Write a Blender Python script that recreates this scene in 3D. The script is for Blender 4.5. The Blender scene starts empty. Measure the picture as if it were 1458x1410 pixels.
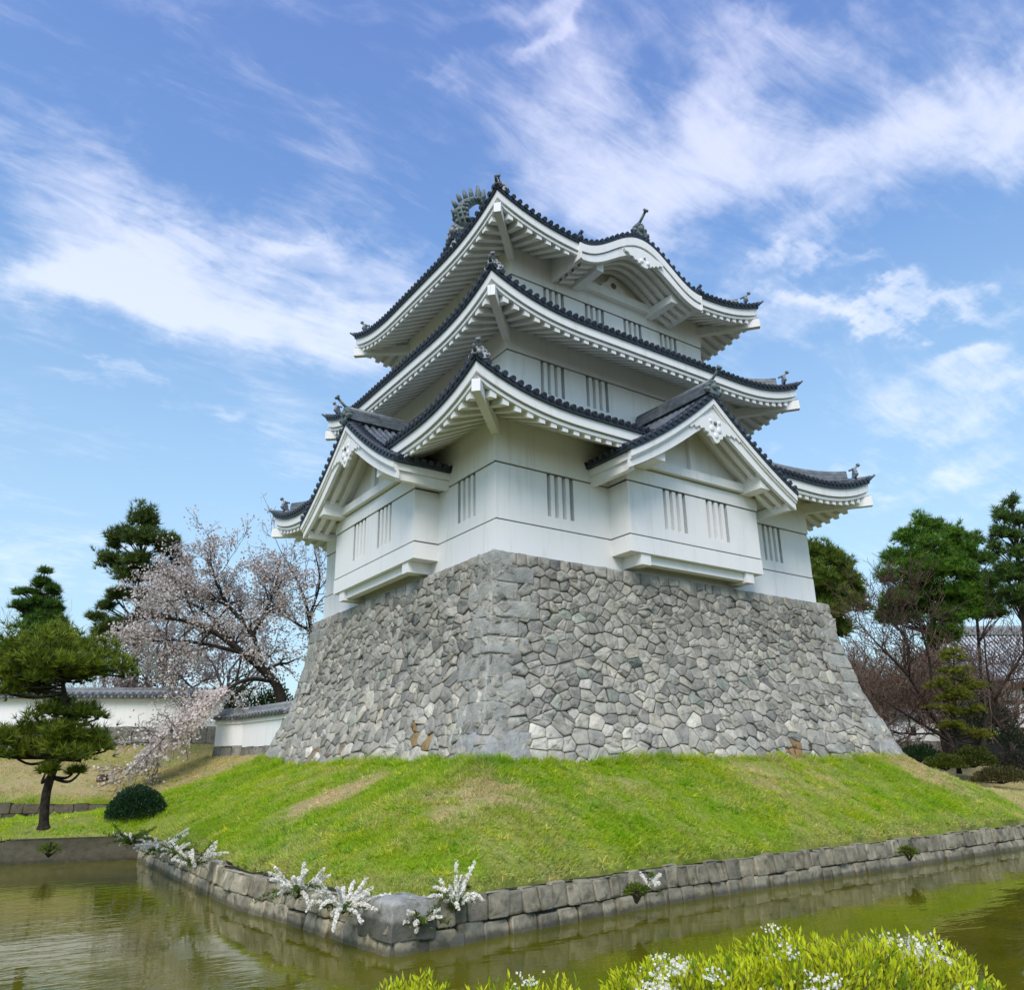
import bpy, math, random
import numpy as np
from mathutils import Vector, Matrix

# ------------------------------------------------------------------ camera, sky, sun, exposure
scene = bpy.context.scene
COL = scene.collection
CAM = np.array([-11.4155, -17.08805, -5.54443])
YAW, PITCH, ROLL, FPX, PPX, PPY = 0.59539, 0.30632, -0.01232, 1122.80545, -15.87349, 34.42075
PW, PH = 1458.0, 1410.0
_f = np.array([math.cos(PITCH)*math.sin(YAW), math.cos(PITCH)*math.cos(YAW), math.sin(PITCH)])
_r = np.array([math.cos(YAW), -math.sin(YAW), 0.0]); _u = np.cross(_r, _f)
RX = math.cos(ROLL)*_r + math.sin(ROLL)*_u
RY = -math.sin(ROLL)*_r + math.cos(ROLL)*_u
RF = _f
cam_data = bpy.data.cameras.new('camera'); cam = bpy.data.objects.new('camera', cam_data)
COL.objects.link(cam); scene.camera = cam
cam_data.sensor_fit = 'HORIZONTAL'; cam_data.sensor_width = 36.0
cam_data.lens = FPX/PW*36.0
cam_data.shift_x = -PPX/PW; cam_data.shift_y = PPY/PW
cam_data.clip_start = 0.1; cam_data.clip_end = 3000
M = Matrix([[RX[i], RY[i], -RF[i], CAM[i]] for i in range(3)] + [[0, 0, 0, 1]])
cam.matrix_world = M

def ray(px, py):
    return RX*((px-PW/2-PPX)/FPX) - RY*((py-PH/2-PPY)/FPX) + RF
def at(px, py, depth):            # world point seen at a photo pixel, `depth` metres ahead
    return CAM + ray(px, py)*depth
def onz(px, py, z):               # where that line of sight meets the level z
    d = ray(px, py); return CAM + d*((z-CAM[2])/d[2])

SUN_AZ, SUN_EL = math.radians(225), math.radians(46)
sun_dir = Vector((math.sin(SUN_AZ)*math.cos(SUN_EL), math.cos(SUN_AZ)*math.cos(SUN_EL), math.sin(SUN_EL)))
sl = bpy.data.lights.new('sun', 'SUN'); sl.energy = 2.0; sl.angle = math.radians(30); sl.color = (1.0, 0.93, 0.82)
so = bpy.data.objects.new('sun', sl); COL.objects.link(so)
so.rotation_euler = (-sun_dir).to_track_quat('-Z', 'Y').to_euler()
scene.view_settings.view_transform = 'Standard'; scene.view_settings.look = 'None'
scene.view_settings.exposure = 0.44; scene.view_settings.gamma = 1.0
scene.render.engine = 'CYCLES'
scene.cycles.max_bounces = 6; scene.cycles.transparent_max_bounces = 8

# clouds of the sky: centre azimuth, elevation (radians), a 2x2 matrix for the ellipse, amount
CLOUDS = [
    (0.1295, 0.5917, 4.452, 1.889, 7.297, -17.874, 1),
    (0.0049, 0.6326, 10.168, -1.77, -0.567, -31.258, 0.6),
    (0.2256, 0.5395, 4.362, -0.513, -0.586, -16.601, 1),
    (0.4434, 0.5797, 6.938, 1.817, 4.056, -19.938, 0.8),
    (0.0958, 0.538, 5.671, -0.973, -1.675, -21.536, 0.75),
    (0.3184, 0.4269, 7.3, -1.479, -4.435, -28.907, 0.55),
    (0.0755, 0.4146, 18.979, -0.292, 1.598, -106.68, 0.5),
    (0.1723, 0.4072, 12.202, 0.434, 4.815, -76.633, 0.65),
    (0.3013, 0.6221, 8.022, -0.603, 1.088, -58.181, 0.7),
    (0.6686, 0.8154, 4.544, -15.322, -11.411, -9.921, 0.6),
    (0.6358, 0.8433, 9.687, 9.119, 28.523, -95.395, 0.6),
    (0.8645, 0.7118, 3.222, -0.924, -4.072, -19.129, 1),
    (0.726, 0.6894, 6.344, -0.458, -2.103, -29.14, 0.75),
    (0.9357, 0.7714, 8.954, 14.6, 11.756, -14.552, 0.9),
    (1.137, 0.6872, 4.295, -0.27, -3.341, -19.254, 0.85),
    (1.023, 0.8003, 2.44, -0.557, -7.969, -38.083, 0.55),
    (1.2686, 0.6618, 10.997, -3.089, -7.246, -18.311, 0.7),
    (0.8211, 0.8652, 3.084, 0.032, -4.996, -79.19, 0.6),
    (1.0874, 0.5989, 16.377, 11.888, 18.024, -34.317, 0.8),
    (1.0333, 0.5659, 14.36, 4.535, 15.782, -88.774, 0.7),
    (1.0896, 0.5448, 9.048, -35.18, -85.407, -32.13, 0.5),
    (1.127, 0.4847, 6.619, -1.519, -21.443, -74.995, 1),
    (1.0586, 0.513, 12.043, -0.954, -12.774, -91.119, 0.6),
    (1.1597, 0.3789, 9.378, -0.534, -1.968, -26.084, 0.95),
    (1.2062, 0.3983, 16.379, -0.684, -3.628, -53.643, 0.6),
    (1.1942, 0.3031, 16.504, -3.172, -13.596, -65.305, 0.9),
    (1.0142, 0.3356, 14.09, -4.037, -21.963, -73.073, 0.6),
    (0.9618, 0.5082, 11.892, 5.303, 9.277, -28.484, 0.7),
    (1.1124, 0.2762, 30.624, -5.152, -11.387, -69.932, 0.45),
    (0.0525, 0.2313, 7.286, 0.527, 0.573, -29.028, 0.5),
    (-0.0608, 0.7397, 8.529, -2.991, -1.465, -16.685, 0.3),
    (0.3501, 0.7483, 4.397, -8.347, -9.28, -9.699, 0.3),
    (0.5034, 0.615, 12.14, 0.241, 0.695, -20.689, 0.4),
    (0.4651, 0.814, 21.62, 7.406, 17.087, -103.411, 0.4),
    (0.0582, 0.1934, 4.882, 0.725, 2.429, -26.063, 0.4),
]


class NT:                          # a small helper for node trees
    def __init__(s, tree): s.t = tree; s.n = tree.nodes; s.l = tree.links
    def node(s, typ, **kw):
        n = s.n.new(typ)
        for k, v in kw.items(): setattr(n, k, v)
        return n
    def set(s, sock, v):
        if hasattr(v, 'is_output') or isinstance(v, bpy.types.NodeSocket): s.l.new(v, sock)
        else: sock.default_value = v
    def math(s, op, a, b=None, c=None, clamp=False):
        n = s.node('ShaderNodeMath', operation=op); n.use_clamp = clamp
        s.set(n.inputs[0], a)
        if b is not None: s.set(n.inputs[1], b)
        if c is not None: s.set(n.inputs[2], c)
        return n.outputs[0]
    def mix(s, fac, a, b, blend='MIX'):
        n = s.node('ShaderNodeMix', data_type='RGBA', blend_type=blend)
        s.set(n.inputs[0], fac); s.set(n.inputs[6], a); s.set(n.inputs[7], b)
        return n.outputs[2]
    def noise(s, vec, scale, detail=4, rough=0.55, dist=0.0):
        n = s.node('ShaderNodeTexNoise'); n.inputs['Scale'].default_value = scale
        n.inputs['Detail'].default_value = detail; n.inputs['Roughness'].default_value = rough
        n.inputs['Distortion'].default_value = dist
        if vec is not None: s.l.new(vec, n.inputs['Vector'])
        return n.outputs['Fac']
    def ramp(s, fac, stops):
        n = s.node('ShaderNodeValToRGB'); cr = n.color_ramp
        while len(cr.elements) < len(stops): cr.elements.new(0.5)
        for e, (p, c) in zip(cr.elements, stops): e.position = p; e.color = c if len(c) == 4 else (*c, 1)
        s.l.new(fac, n.inputs[0]); return n.outputs[0]
    def maprange(s, v, a, b, c=0.0, d=1.0, smooth=True):
        n = s.node('ShaderNodeMapRange'); n.interpolation_type = 'SMOOTHSTEP' if smooth else 'LINEAR'
        s.set(n.inputs[0], v)
        for i, x in zip((1, 2, 3, 4), (a, b, c, d)): n.inputs[i].default_value = x
        return n.outputs[0]

world = bpy.data.worlds.new('World'); scene.world = world; world.use_nodes = True
w = NT(world.node_tree); w.n.clear()
sky = w.node('ShaderNodeTexSky', sky_type='NISHITA'); sky.sun_disc = False
sky.sun_elevation = SUN_EL; sky.sun_rotation = SUN_AZ
sky.air_density = 1.0; sky.dust_density = 0.6; sky.ozone_density = 3.0
tc = w.node('ShaderNodeTexCoord'); DIR = tc.outputs['Generated']
sep = w.node('ShaderNodeSeparateXYZ'); w.l.new(DIR, sep.inputs[0])
AZ = w.math('ARCTAN2', sep.outputs[0], sep.outputs[1]); EL = w.math('ARCSINE', sep.outputs[2])
zz = w.math('ADD', w.math('MAXIMUM', sep.outputs[2], 0.0), 0.22)
comb = w.node('ShaderNodeCombineXYZ')
w.set(comb.inputs[0], w.math('DIVIDE', sep.outputs[0], zz)); w.set(comb.inputs[1], w.math('DIVIDE', sep.outputs[1], zz))
PL = comb.outputs[0]
# warp the cloud patches so that no ellipse shows
wn = w.node('ShaderNodeTexNoise'); wn.inputs['Scale'].default_value = 2.6; wn.inputs['Detail'].default_value = 6; wn.inputs['Roughness'].default_value = 0.62
w.l.new(PL, wn.inputs['Vector'])
sw = w.node('ShaderNodeSeparateColor'); w.l.new(wn.outputs['Color'], sw.inputs[0])
AZw = w.math('MULTIPLY_ADD', w.math('SUBTRACT', sw.outputs[0], 0.5), 0.42, AZ)
ELw = w.math('MULTIPLY_ADD', w.math('SUBTRACT', sw.outputs[1], 0.5), 0.30, EL)
tot = None
for (ca, ce, a, b, c, d, amp) in CLOUDS:
    da = w.math('SUBTRACT', AZw, ca); de = w.math('SUBTRACT', ELw, ce)
    q1 = w.math('MULTIPLY_ADD', de, b, w.math('MULTIPLY', da, a))
    q2 = w.math('MULTIPLY_ADD', de, d, w.math('MULTIPLY', da, c))
    g = w.math('MULTIPLY', w.math('EXPONENT', w.math('MULTIPLY', w.math('MULTIPLY_ADD', q2, q2, w.math('MULTIPLY', q1, q1)), -1.0)), amp)
    tot = g if tot is None else w.math('ADD', tot, g)
mp = w.node('ShaderNodeMapping'); w.l.new(PL, mp.inputs[0]); mp.inputs['Rotation'].default_value = (0, 0, 0.5); mp.inputs['Scale'].default_value = (1.0, 3.0, 1)
n1 = w.noise(mp.outputs[0], 2.0, 10, 0.64, 0.9)
n2 = w.noise(PL, 7.0, 7, 0.6, 0.3)
n3 = w.noise(mp.outputs[0], 6.5, 8, 0.66, 1.4)
tex = w.math('ADD', w.math('MULTIPLY_ADD', n2, 0.35, w.math('MULTIPLY', n1, 0.55)), w.math('MULTIPLY', n3, 0.35))            # about 0.62 on average
cl = w.math('ADD', w.math('MULTIPLY', tot, 0.62), w.math('MULTIPLY_ADD', w.math('SUBTRACT', tex, 0.62), 2.3, 0.06))
cl = w.maprange(cl, 0.06, 1.15, 0.0, 0.88)
hz = w.maprange(EL, 0.05, 0.85, 0.0, 1.0, smooth=False)
tint = w.ramp(hz, [(0.0, (1.2, 1.36, 1.2)), (0.5, (1.17, 1.34, 1.31)), (1.0, (1.17, 1.22, 1.45))])
skycol = w.mix(1.0, sky.outputs[0], tint, 'MULTIPLY')
skycol = w.mix(w.maprange(EL, 0.0, 0.62, 0.88, 0.0, smooth=False), skycol, (2.45, 3.12, 3.70, 1))
cloudcol = w.ramp(hz, [(0, (4.6, 5.3, 5.7, 1)), (1, (3.9, 4.1, 5.4, 1))])
final = w.mix(cl, skycol, cloudcol)
bg = w.node('ShaderNodeBackground'); w.l.new(final, bg.inputs[0]); bg.inputs[1].default_value = 0.15
wo = w.node('ShaderNodeOutputWorld'); w.l.new(bg.outputs[0], wo.inputs[0])

# ------------------------------------------------------------------ materials
MATS = {}
def new_mat(name):
    m = bpy.data.materials.new(name); m.use_nodes = True; t = NT(m.node_tree)
    b = t.n['Principled BSDF']; MATS[name] = m
    return m, t, b
def obj_coord(t): return t.node('ShaderNodeTexCoord').outputs['Object']
def bump(t, b, h, strength, dist=0.02):
    n = t.node('ShaderNodeBump'); n.inputs['Strength'].default_value = strength; n.inputs['Distance'].default_value = dist
    t.l.new(h, n.inputs['Height']); t.l.new(n.outputs[0], b.inputs['Normal'])
def simple(name, c0, c1, scale, rough=0.8, bs=0.3, bscale=None, bd=0.02, spec=0.3, detail=6):
    m, t, b = new_mat(name); oc = obj_coord(t)
    n = t.noise(oc, scale, detail, 0.6)
    t.l.new(t.ramp(n, [(0.3, c0), (0.7, c1)]), b.inputs['Base Color'])
    b.inputs['Roughness'].default_value = rough; b.inputs['Specular IOR Level'].default_value = spec
    if bs: bump(t, b, t.noise(oc, bscale or scale*4, 6, 0.65), bs, bd)
    return m
def attr_mat(name, rough=0.8, nscale=6.0, namt=0.5, bs=0.0, bscale=20, bd=0.02, trans=0.0, spec=0.3, stain=None):
    m, t, b = new_mat(name); oc = obj_coord(t)
    a = t.node('ShaderNodeAttribute', attribute_name='Col').outputs['Color']
    col = a
    if namt:
        n = t.noise(oc, nscale, 6, 0.62)
        g = t.ramp(n, [(0.25, (1-namt,)*3), (0.75, (1+namt,)*3)])
        col = t.mix(1.0, a, g, 'MULTIPLY')
    if name == 'edge_stone':         # the damp, algae-dark band just above the water
        zs_ = t.node('ShaderNodeSeparateXYZ'); t.l.new(oc, zs_.inputs[0])
        hgt = t.math('MULTIPLY_ADD', t.noise(oc, 5.0, 3, 0.6), 0.10, zs_.outputs[2])
        col = t.mix(t.maprange(hgt, 0.44, 0.54, 0.72, 0.0), col, (0.045, 0.045, 0.025, 1))
    if stain:
        n = t.noise(oc, stain[0], 5, 0.6)
        col = t.mix(t.maprange(n, stain[1], stain[2]), col, stain[3])
    t.l.new(col, b.inputs['Base Color'])
    b.inputs['Roughness'].default_value = rough; b.inputs['Specular IOR Level'].default_value = spec
    if bs: bump(t, b, t.noise(oc, bscale, 8, 0.7), bs, bd)
    if trans:
        tr = t.node('ShaderNodeBsdfTranslucent'); t.l.new(col, tr.inputs[0])
        ms = t.node('ShaderNodeMixShader'); ms.inputs[0].default_value = trans
        out = t.n['Material Output']
        t.l.new(b.outputs[0], ms.inputs[1]); t.l.new(tr.outputs[0], ms.inputs[2]); t.l.new(ms.outputs[0], out.inputs[0])
    return m

# lime plaster with faint dirt and rain streaks
m, t, b = new_mat('plaster'); oc = obj_coord(t)
mpp = t.node('ShaderNodeMapping'); t.l.new(oc, mpp.inputs[0]); mpp.inputs['Scale'].default_value = (1.5, 1.5, 0.12)
streak = t.noise(mpp.outputs[0], 3.0, 6, 0.6); blot = t.noise(oc, 0.8, 6, 0.6)
c = t.mix(t.maprange(streak, 0.50, 0.78, 0, 0.55), (0.83, 0.81, 0.775, 1), (0.63, 0.605, 0.54, 1))
c = t.mix(t.maprange(blot, 0.5, 0.8, 0, 0.3), c, (0.70, 0.70, 0.68, 1))
t.l.new(c, b.inputs['Base Color']); b.inputs['Roughness'].default_value = 0.85; b.inputs['Specular IOR Level'].default_value = 0.2
bump(t, b, t.noise(oc, 5.0, 5, 0.6), 0.12, 0.02)
simple('groove', (0.12, 0.13, 0.14), (0.19, 0.19, 0.20), 8, 0.9, 0.1)
simple('shaded_slot', (0.46, 0.47, 0.46), (0.56, 0.56, 0.55), 8, 0.9, 0.1)  # white plaster of the window recesses, greyed to paint their shade
simple('tile', (0.055, 0.065, 0.075), (0.17, 0.19, 0.205), 5, 0.36, 0.25, 30, 0.01, 0.5)
simple('tile_edge', (0.012, 0.017, 0.026), (0.035, 0.045, 0.06), 9, 0.5, 0.2, 40, 0.01, 0.4)
simple('tile_pale', (0.15, 0.155, 0.155), (0.32, 0.325, 0.32), 7, 0.45, 0.2, 30, 0.01, 0.5)
simple('tile_joint', (0.45, 0.47, 0.47), (0.62, 0.63, 0.62), 12, 0.8, 0.2)
simple('bronze_green', (0.075, 0.10, 0.10), (0.20, 0.235, 0.225), 8, 0.6, 0.3, 25, 0.02)
simple('mortar', (0.035, 0.034, 0.03), (0.07, 0.068, 0.06), 10, 0.95, 0.2)
attr_mat('stone', 0.9, 3.2, 0.32, 1.0, 11.0, 0.06, stain=(1.7, 0.58, 0.80, (0.17, 0.17, 0.15, 1)))
attr_mat('edge_stone', 0.88, 5.0, 0.35, 0.8, 14.0, 0.03, stain=(4.0, 0.48, 0.75, (0.10, 0.09, 0.055, 1)))
attr_mat('soil', 0.95, 9.0, 0.35, 0.6, 22, 0.03, spec=0.1)
attr_mat('blade', 0.6, 0, 0, trans=0.35, spec=0.2)
attr_mat('needle', 0.55, 0, 0, trans=0.25, spec=0.3)
attr_mat('leaf', 0.5, 0, 0, trans=0.45, spec=0.3)
attr_mat('petal', 0.7, 0, 0, trans=0.4, spec=0.1)
attr_mat('twig', 0.9, 0, 0, spec=0.1)
simple('bark', (0.022, 0.017, 0.013), (0.085, 0.068, 0.055), 12, 0.95, 0.9, 30, 0.03, 0.1)
simple('dark_wood', (0.012, 0.011, 0.011), (0.035, 0.032, 0.03), 10, 0.8, 0.2)
simple('old_wood', (0.05, 0.03, 0.016), (0.12, 0.08, 0.045), 10, 0.9, 0.4)
m, t, b = new_mat('water'); oc = obj_coord(t)
wm = t.node('ShaderNodeMapping'); t.l.new(oc, wm.inputs[0]); wm.inputs['Rotation'].default_value = (0, 0, 0.6); wm.inputs['Scale'].default_value = (0.6, 1.6, 1)
h = t.math('ADD', t.noise(wm.outputs[0], 2.4, 3, 0.5, 0.6), t.math('MULTIPLY', t.noise(oc, 0.5, 2, 0.5), 1.5))
calm = t.maprange(t.noise(oc, 0.22, 2, 0.5), 0.35, 0.65, 0.25, 1.0)
bump(t, b, t.math('MULTIPLY', h, calm), 0.075, 0.10)
murk = t.noise(oc, 0.35, 4, 0.6, 0.5)
t.l.new(t.ramp(murk, [(0.3, (0.072, 0.072, 0.003)), (0.7, (0.145, 0.130, 0.006))]), b.inputs['Base Color'])
b.inputs['Roughness'].default_value = 0.03; b.inputs['IOR'].default_value = 1.33; b.inputs['Specular IOR Level'].default_value = 0.46

# ------------------------------------------------------------------ object and mesh helpers
def tag(o, label=None, cat=None, group=None, kind=None):
    if label: o['label'] = label
    if cat: o['category'] = cat
    if group: o['group'] = group
    if kind: o['kind'] = kind
    return o
ORIGIN = {}
def empty(name, loc, label=None, cat=None, group=None):
    o = bpy.data.objects.new(name, None); COL.objects.link(o); o.location = loc; o.empty_display_size = 0.3
    ORIGIN[o.name] = np.array(loc, float)
    return tag(o, label, cat, group)
def link(name, me, mats, parent, loc=None):
    o = bpy.data.objects.new(name, me); COL.objects.link(o)
    for mm in (mats if isinstance(mats, (list, tuple)) else [mats]): me.materials.append(MATS[mm])
    if parent is not None:
        o.parent = parent; ORIGIN[o.name] = ORIGIN[parent.name]
    else:
        o.location = loc if loc is not None else (0, 0, 0); ORIGIN[o.name] = np.array(o.location, float)
    return o
def origin_of(parent, loc):
    return ORIGIN[parent.name] if parent is not None else (np.array(loc, float) if loc is not None else np.zeros(3))

class MB:                          # collects world-space faces, then links them as one mesh object
    def __init__(s, T=None): s.v = []; s.f = []; s.m = []; s.c = []; s.T = T; s.col = None; s.sm = []
    def pts(s, P):
        i0 = len(s.v)
        for p in P:
            s.v.append(tuple(s.T(*p)) if s.T else tuple(p))
            s.c.append(s.col or (1, 1, 1))
        return i0
    def face(s, P, mi=0, smooth=False):
        i = s.pts(P); s.f.append(tuple(range(i, i+len(P)))); s.m.append(mi); s.sm.append(smooth)
    def hexa(s, P, mi=0):           # eight corners: bottom loop of four, top loop of four
        i = s.pts(P)
        for q in ((3, 2, 1, 0), (4, 5, 6, 7), (0, 1, 5, 4), (1, 2, 6, 5), (2, 3, 7, 6), (3, 0, 4, 7)):
            s.f.append(tuple(i+k for k in q)); s.m.append(mi); s.sm.append(False)
    def box(s, x0, x1, y0, y1, z0, z1, mi=0):
        s.hexa([(x0, y0, z0), (x1, y0, z0), (x1, y1, z0), (x0, y1, z0), (x0, y0, z1), (x1, y0, z1), (x1, y1, z1), (x0, y1, z1)], mi)
    def beam(s, p0, p1, wd, ht, mi=0, up=(0, 0, 1)):   # the beam's centre line runs from p0 to p1
        p0 = np.array(p0, float); p1 = np.array(p1, float); d = p1-p0; d /= np.linalg.norm(d)
        sd = np.cross(d, up); sd /= np.linalg.norm(sd); uu = np.cross(sd, d)
        a, b_ = sd*wd/2, uu*ht/2
        s.hexa([p0-a-b_, p0+a-b_, p1+a-b_, p1-a-b_, p0-a+b_, p0+a+b_, p1+a+b_, p1-a+b_], mi)
    def tube(s, P, R, n=8, cap=True, mi=0, smooth=True):
        P = [np.array(p, float) for p in P]; rings = []
        ref = np.array((0.31, 0.2, 0.93))
        for k, p in enumerate(P):
            d = P[min(k+1, len(P)-1)]-P[max(k-1, 0)]; d = d/(np.linalg.norm(d)+1e-9)
            if abs(d@ref) > 0.95: ref = np.array((0.9, 0.3, 0.1))
            a = np.cross(d, ref); a /= np.linalg.norm(a); b_ = np.cross(d, a)
            r = R[k] if hasattr(R, '__len__') else R
            rings.append(s.pts([p+r*(a*math.cos(t)+b_*math.sin(t)) for t in np.linspace(0, 2*math.pi, n, endpoint=False)]))
        for k in range(len(rings)-1):
            for j in range(n):
                s.f.append((rings[k]+j, rings[k]+(j+1) % n, rings[k+1]+(j+1) % n, rings[k+1]+j)); s.m.append(mi); s.sm.append(smooth)
        if cap:
            s.f.append(tuple(rings[0]+j for j in range(n))[::-1]); s.m.append(mi); s.sm.append(False)
            s.f.append(tuple(rings[-1]+j for j in range(n))); s.m.append(mi); s.sm.append(False)
    def ball(s, c, r, n=10, m_=6, mi=0):
        r = np.array(r if hasattr(r, '__len__') else (r, r, r), float); c = np.array(c, float)
        ids = []
        for i in range(m_+1):
            th = math.pi*i/m_
            ids.append(s.pts([c+r*np.array((math.sin(th)*math.cos(a), math.sin(th)*math.sin(a), math.cos(th))) for a in np.linspace(0, 2*math.pi, n, endpoint=False)]))
        for i in range(m_):
            for j in range(n):
                s.f.append((ids[i]+j, ids[i+1]+j, ids[i+1]+(j+1) % n, ids[i]+(j+1) % n)); s.m.append(mi); s.sm.append(True)
    def build(s, name, mats, parent=None, loc=None, colors=False):
        o0 = origin_of(parent, loc)
        me = bpy.data.meshes.new(name)
        me.from_pydata([(x-o0[0], y-o0[1], z-o0[2]) for x, y, z in s.v], [], s.f)
        me.polygons.foreach_set('material_index', s.m); me.polygons.foreach_set('use_smooth', s.sm)
        if colors:
            ca = me.color_attributes.new('Col', 'FLOAT_COLOR', 'POINT')
            a = np.ones((len(s.v), 4), np.float32); a[:, :3] = s.c; ca.data.foreach_set('color', a.ravel())
        me.update()
        return link(name, me, mats, parent, loc)

def fast(name, V, F, C, mats, parent=None, loc=None, smooth=False, mi=None):   # a mesh from numpy arrays
    V = np.asarray(V, np.float32) - origin_of(parent, loc).astype(np.float32); F = np.asarray(F, np.int32)
    me = bpy.data.meshes.new(name)
    k = F.shape[1]
    me.vertices.add(len(V)); me.vertices.foreach_set('co', V.ravel())
    me.loops.add(F.size); me.loops.foreach_set('vertex_index', F.ravel())
    me.polygons.add(len(F)); me.polygons.foreach_set('loop_start', np.arange(0, F.size, k, dtype=np.int32))
    if mi is not None: me.polygons.foreach_set('material_index', np.asarray(mi, np.int32))
    me.polygons.foreach_set('use_smooth', np.full(len(F), smooth))
    me.update(calc_edges=True)
    if C is not None:
        ca = me.color_attributes.new('Col', 'FLOAT_COLOR', 'POINT')
        a = np.ones((len(V), 4), np.float32); a[:, :3] = C; ca.data.foreach_set('color', a.ravel())
    me.validate(clean_customdata=False)
    return link(name, me, mats, parent, loc)

def unit(a): return a/(np.linalg.norm(a, axis=-1, keepdims=True)+1e-9)
def tufts(P, D, n, length, width, spread, rng, col, cvar=0.25, droop=0.0):
    """n narrow triangles at every point of P, fanning about the directions D."""
    N = len(P); P = np.repeat(P, n, 0); D = np.repeat(D, n, 0); col = np.repeat(col, n, 0)
    L = np.repeat(np.broadcast_to(length, (N,)), n)*rng.uniform(0.6, 1.25, N*n)
    d = unit(unit(D)*(1-spread)+unit(rng.normal(size=(N*n, 3)))*spread)
    if droop: d = unit(d+np.array((0, 0, -droop)))
    sd = unit(np.cross(d, unit(rng.normal(size=(N*n, 3)))))*(np.repeat(np.broadcast_to(width, (N,)), n)[:, None]/2)
    V = np.empty((N*n, 3, 3)); V[:, 0] = P-sd; V[:, 1] = P+sd; V[:, 2] = P+d*L[:, None]
    C = col*rng.uniform(1-cvar, 1+cvar, (N*n, 1)); C = np.repeat(C[:, None], 3, 1); C[:, 2] *= 1.1
    return V.reshape(-1, 3), np.arange(N*n*3).reshape(-1, 3), C.reshape(-1, 3)
def leaves(P, D, length, width, rng, col, cvar=0.25, fold=0.0):
    """one four-cornered leaf at every point of P along the direction D."""
    N = len(P); d = unit(D); sd = unit(np.cross(d, unit(rng.normal(size=(N, 3)))))
    L = np.broadcast_to(length, (N,))*rng.uniform(0.7, 1.25, N); Wd = np.broadcast_to(width, (N,))*rng.uniform(0.8, 1.2, N)
    V = np.empty((N, 4, 3)); mid = P+d*(L*0.5)[:, None]
    V[:, 0] = P; V[:, 1] = mid+sd*(Wd/2)[:, None]; V[:, 2] = P+d*L[:, None]; V[:, 3] = mid-sd*(Wd/2)[:, None]
    C = np.repeat((col*rng.uniform(1-cvar, 1+cvar, (N, 1)))[:, None], 4, 1)
    return V.reshape(-1, 3), np.arange(N*4).reshape(-1, 4), C.reshape(-1, 3)
def blobs(P, size, rng, col, cvar=0.15):
    """two crossed little quads at every point: a flower or a cluster of petals."""
    N = len(P); out = []
    for k in range(2):
        a = unit(rng.normal(size=(N, 3))); b_ = unit(np.cross(a, unit(rng.normal(size=(N, 3)))))
        s_ = (np.broadcast_to(size, (N,))*rng.uniform(0.6, 1.3, N)/2)[:, None]
        V = np.stack([P-a*s_, P-b_*s_, P+a*s_, P+b_*s_], 1); out.append(V)
    V = np.concatenate(out); C = np.tile(col*rng.uniform(1-cvar, 1+cvar, (N, 1)), (2, 1))
    return V.reshape(-1, 3), np.arange(len(V)*4).reshape(-1, 4), np.repeat(C, 4, 0)
def merge(parts):
    V, F, C, n = [], [], [], 0
    for v, f, c in parts: V.append(v); F.append(f+n); C.append(c); n += len(v)
    return np.concatenate(V), np.concatenate(F), np.concatenate(C)
def limbs(S, n, rng, c0, c1=None):
    """segments (p0, p1, r0, r1) as open frustums with n sides."""
    A = np.array([s_[0] for s_ in S]); B = np.array([s_[1] for s_ in S]); ra = np.array([s_[2] for s_ in S]); rb = np.array([s_[3] for s_ in S])
    d = unit(B-A); ref = np.where(np.abs(d[:, 2:3]) > 0.9, np.array([[1., 0, 0]]), np.array([[0, 0, 1.]]))
    a = unit(np.cross(d, ref)); b_ = np.cross(d, a); N = len(S)
    th = np.linspace(0, 2*math.pi, n, endpoint=False); cs, sn = np.cos(th), np.sin(th)
    ring = a[:, None]*cs[None, :, None]+b_[:, None]*sn[None, :, None]
    V = np.concatenate([A[:, None]+ring*ra[:, None, None], B[:, None]+ring*rb[:, None, None]], 1).reshape(-1, 3)
    j = np.arange(n); f = np.stack([j, (j+1) % n, n+(j+1) % n, n+j], 1)
    F = (np.arange(N)[:, None, None]*2*n+f[None]).reshape(-1, 4)
    C = np.repeat(np.array(c0)[None]*rng.uniform(0.7, 1.3, (N, 1)), 2*n, 0)
    return V, F, C

# ------------------------------------------------------------------ dry-laid stone: polygons of a Voronoi diagram pushed into stones
def clip_poly(poly, a, b_, c):       # keep a*x + b*y <= c
    out = []
    for i in range(len(poly)):
        p, q = poly[i], poly[(i+1) % len(poly)]
        dp, dq = a*p[0]+b_*p[1]-c, a*q[0]+b_*q[1]-c
        if dp <= 0: out.append(p)
        if (dp < 0 < dq) or (dq < 0 < dp):
            t_ = dp/(dp-dq); out.append((p[0]+(q[0]-p[0])*t_, p[1]+(q[1]-p[1])*t_))
    return out
def voronoi(seeds, bounds):
    S = np.array(seeds); cells = []
    for i, s_ in enumerate(S):
        d = ((S-s_)**2).sum(1); near = np.argsort(d)[1:22]
        poly = list(bounds)
        for j in near:
            q = S[j]; mid = (s_+q)/2; n_ = q-s_
            poly = clip_poly(poly, n_[0], n_[1], float(n_@mid))
            if len(poly) < 3: break
        if len(poly) >= 3: cells.append(poly)
    return cells
def inset(poly, g):
    c = np.mean(poly, 0); out = []
    P = np.array(poly); n = len(P)
    d = np.linalg.norm(P-c, axis=1)
    k = np.clip(1-g/(np.maximum(d, 1e-3)*0.75), 0.15, 1)[:, None]
    return c+(P-c)*k
def chaikin(P):
    P = np.asarray(P); Q = np.roll(P, -1, 0)
    return np.stack([P*0.92+Q*0.08, P*0.08+Q*0.92], 1).reshape(-1, 2)
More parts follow.
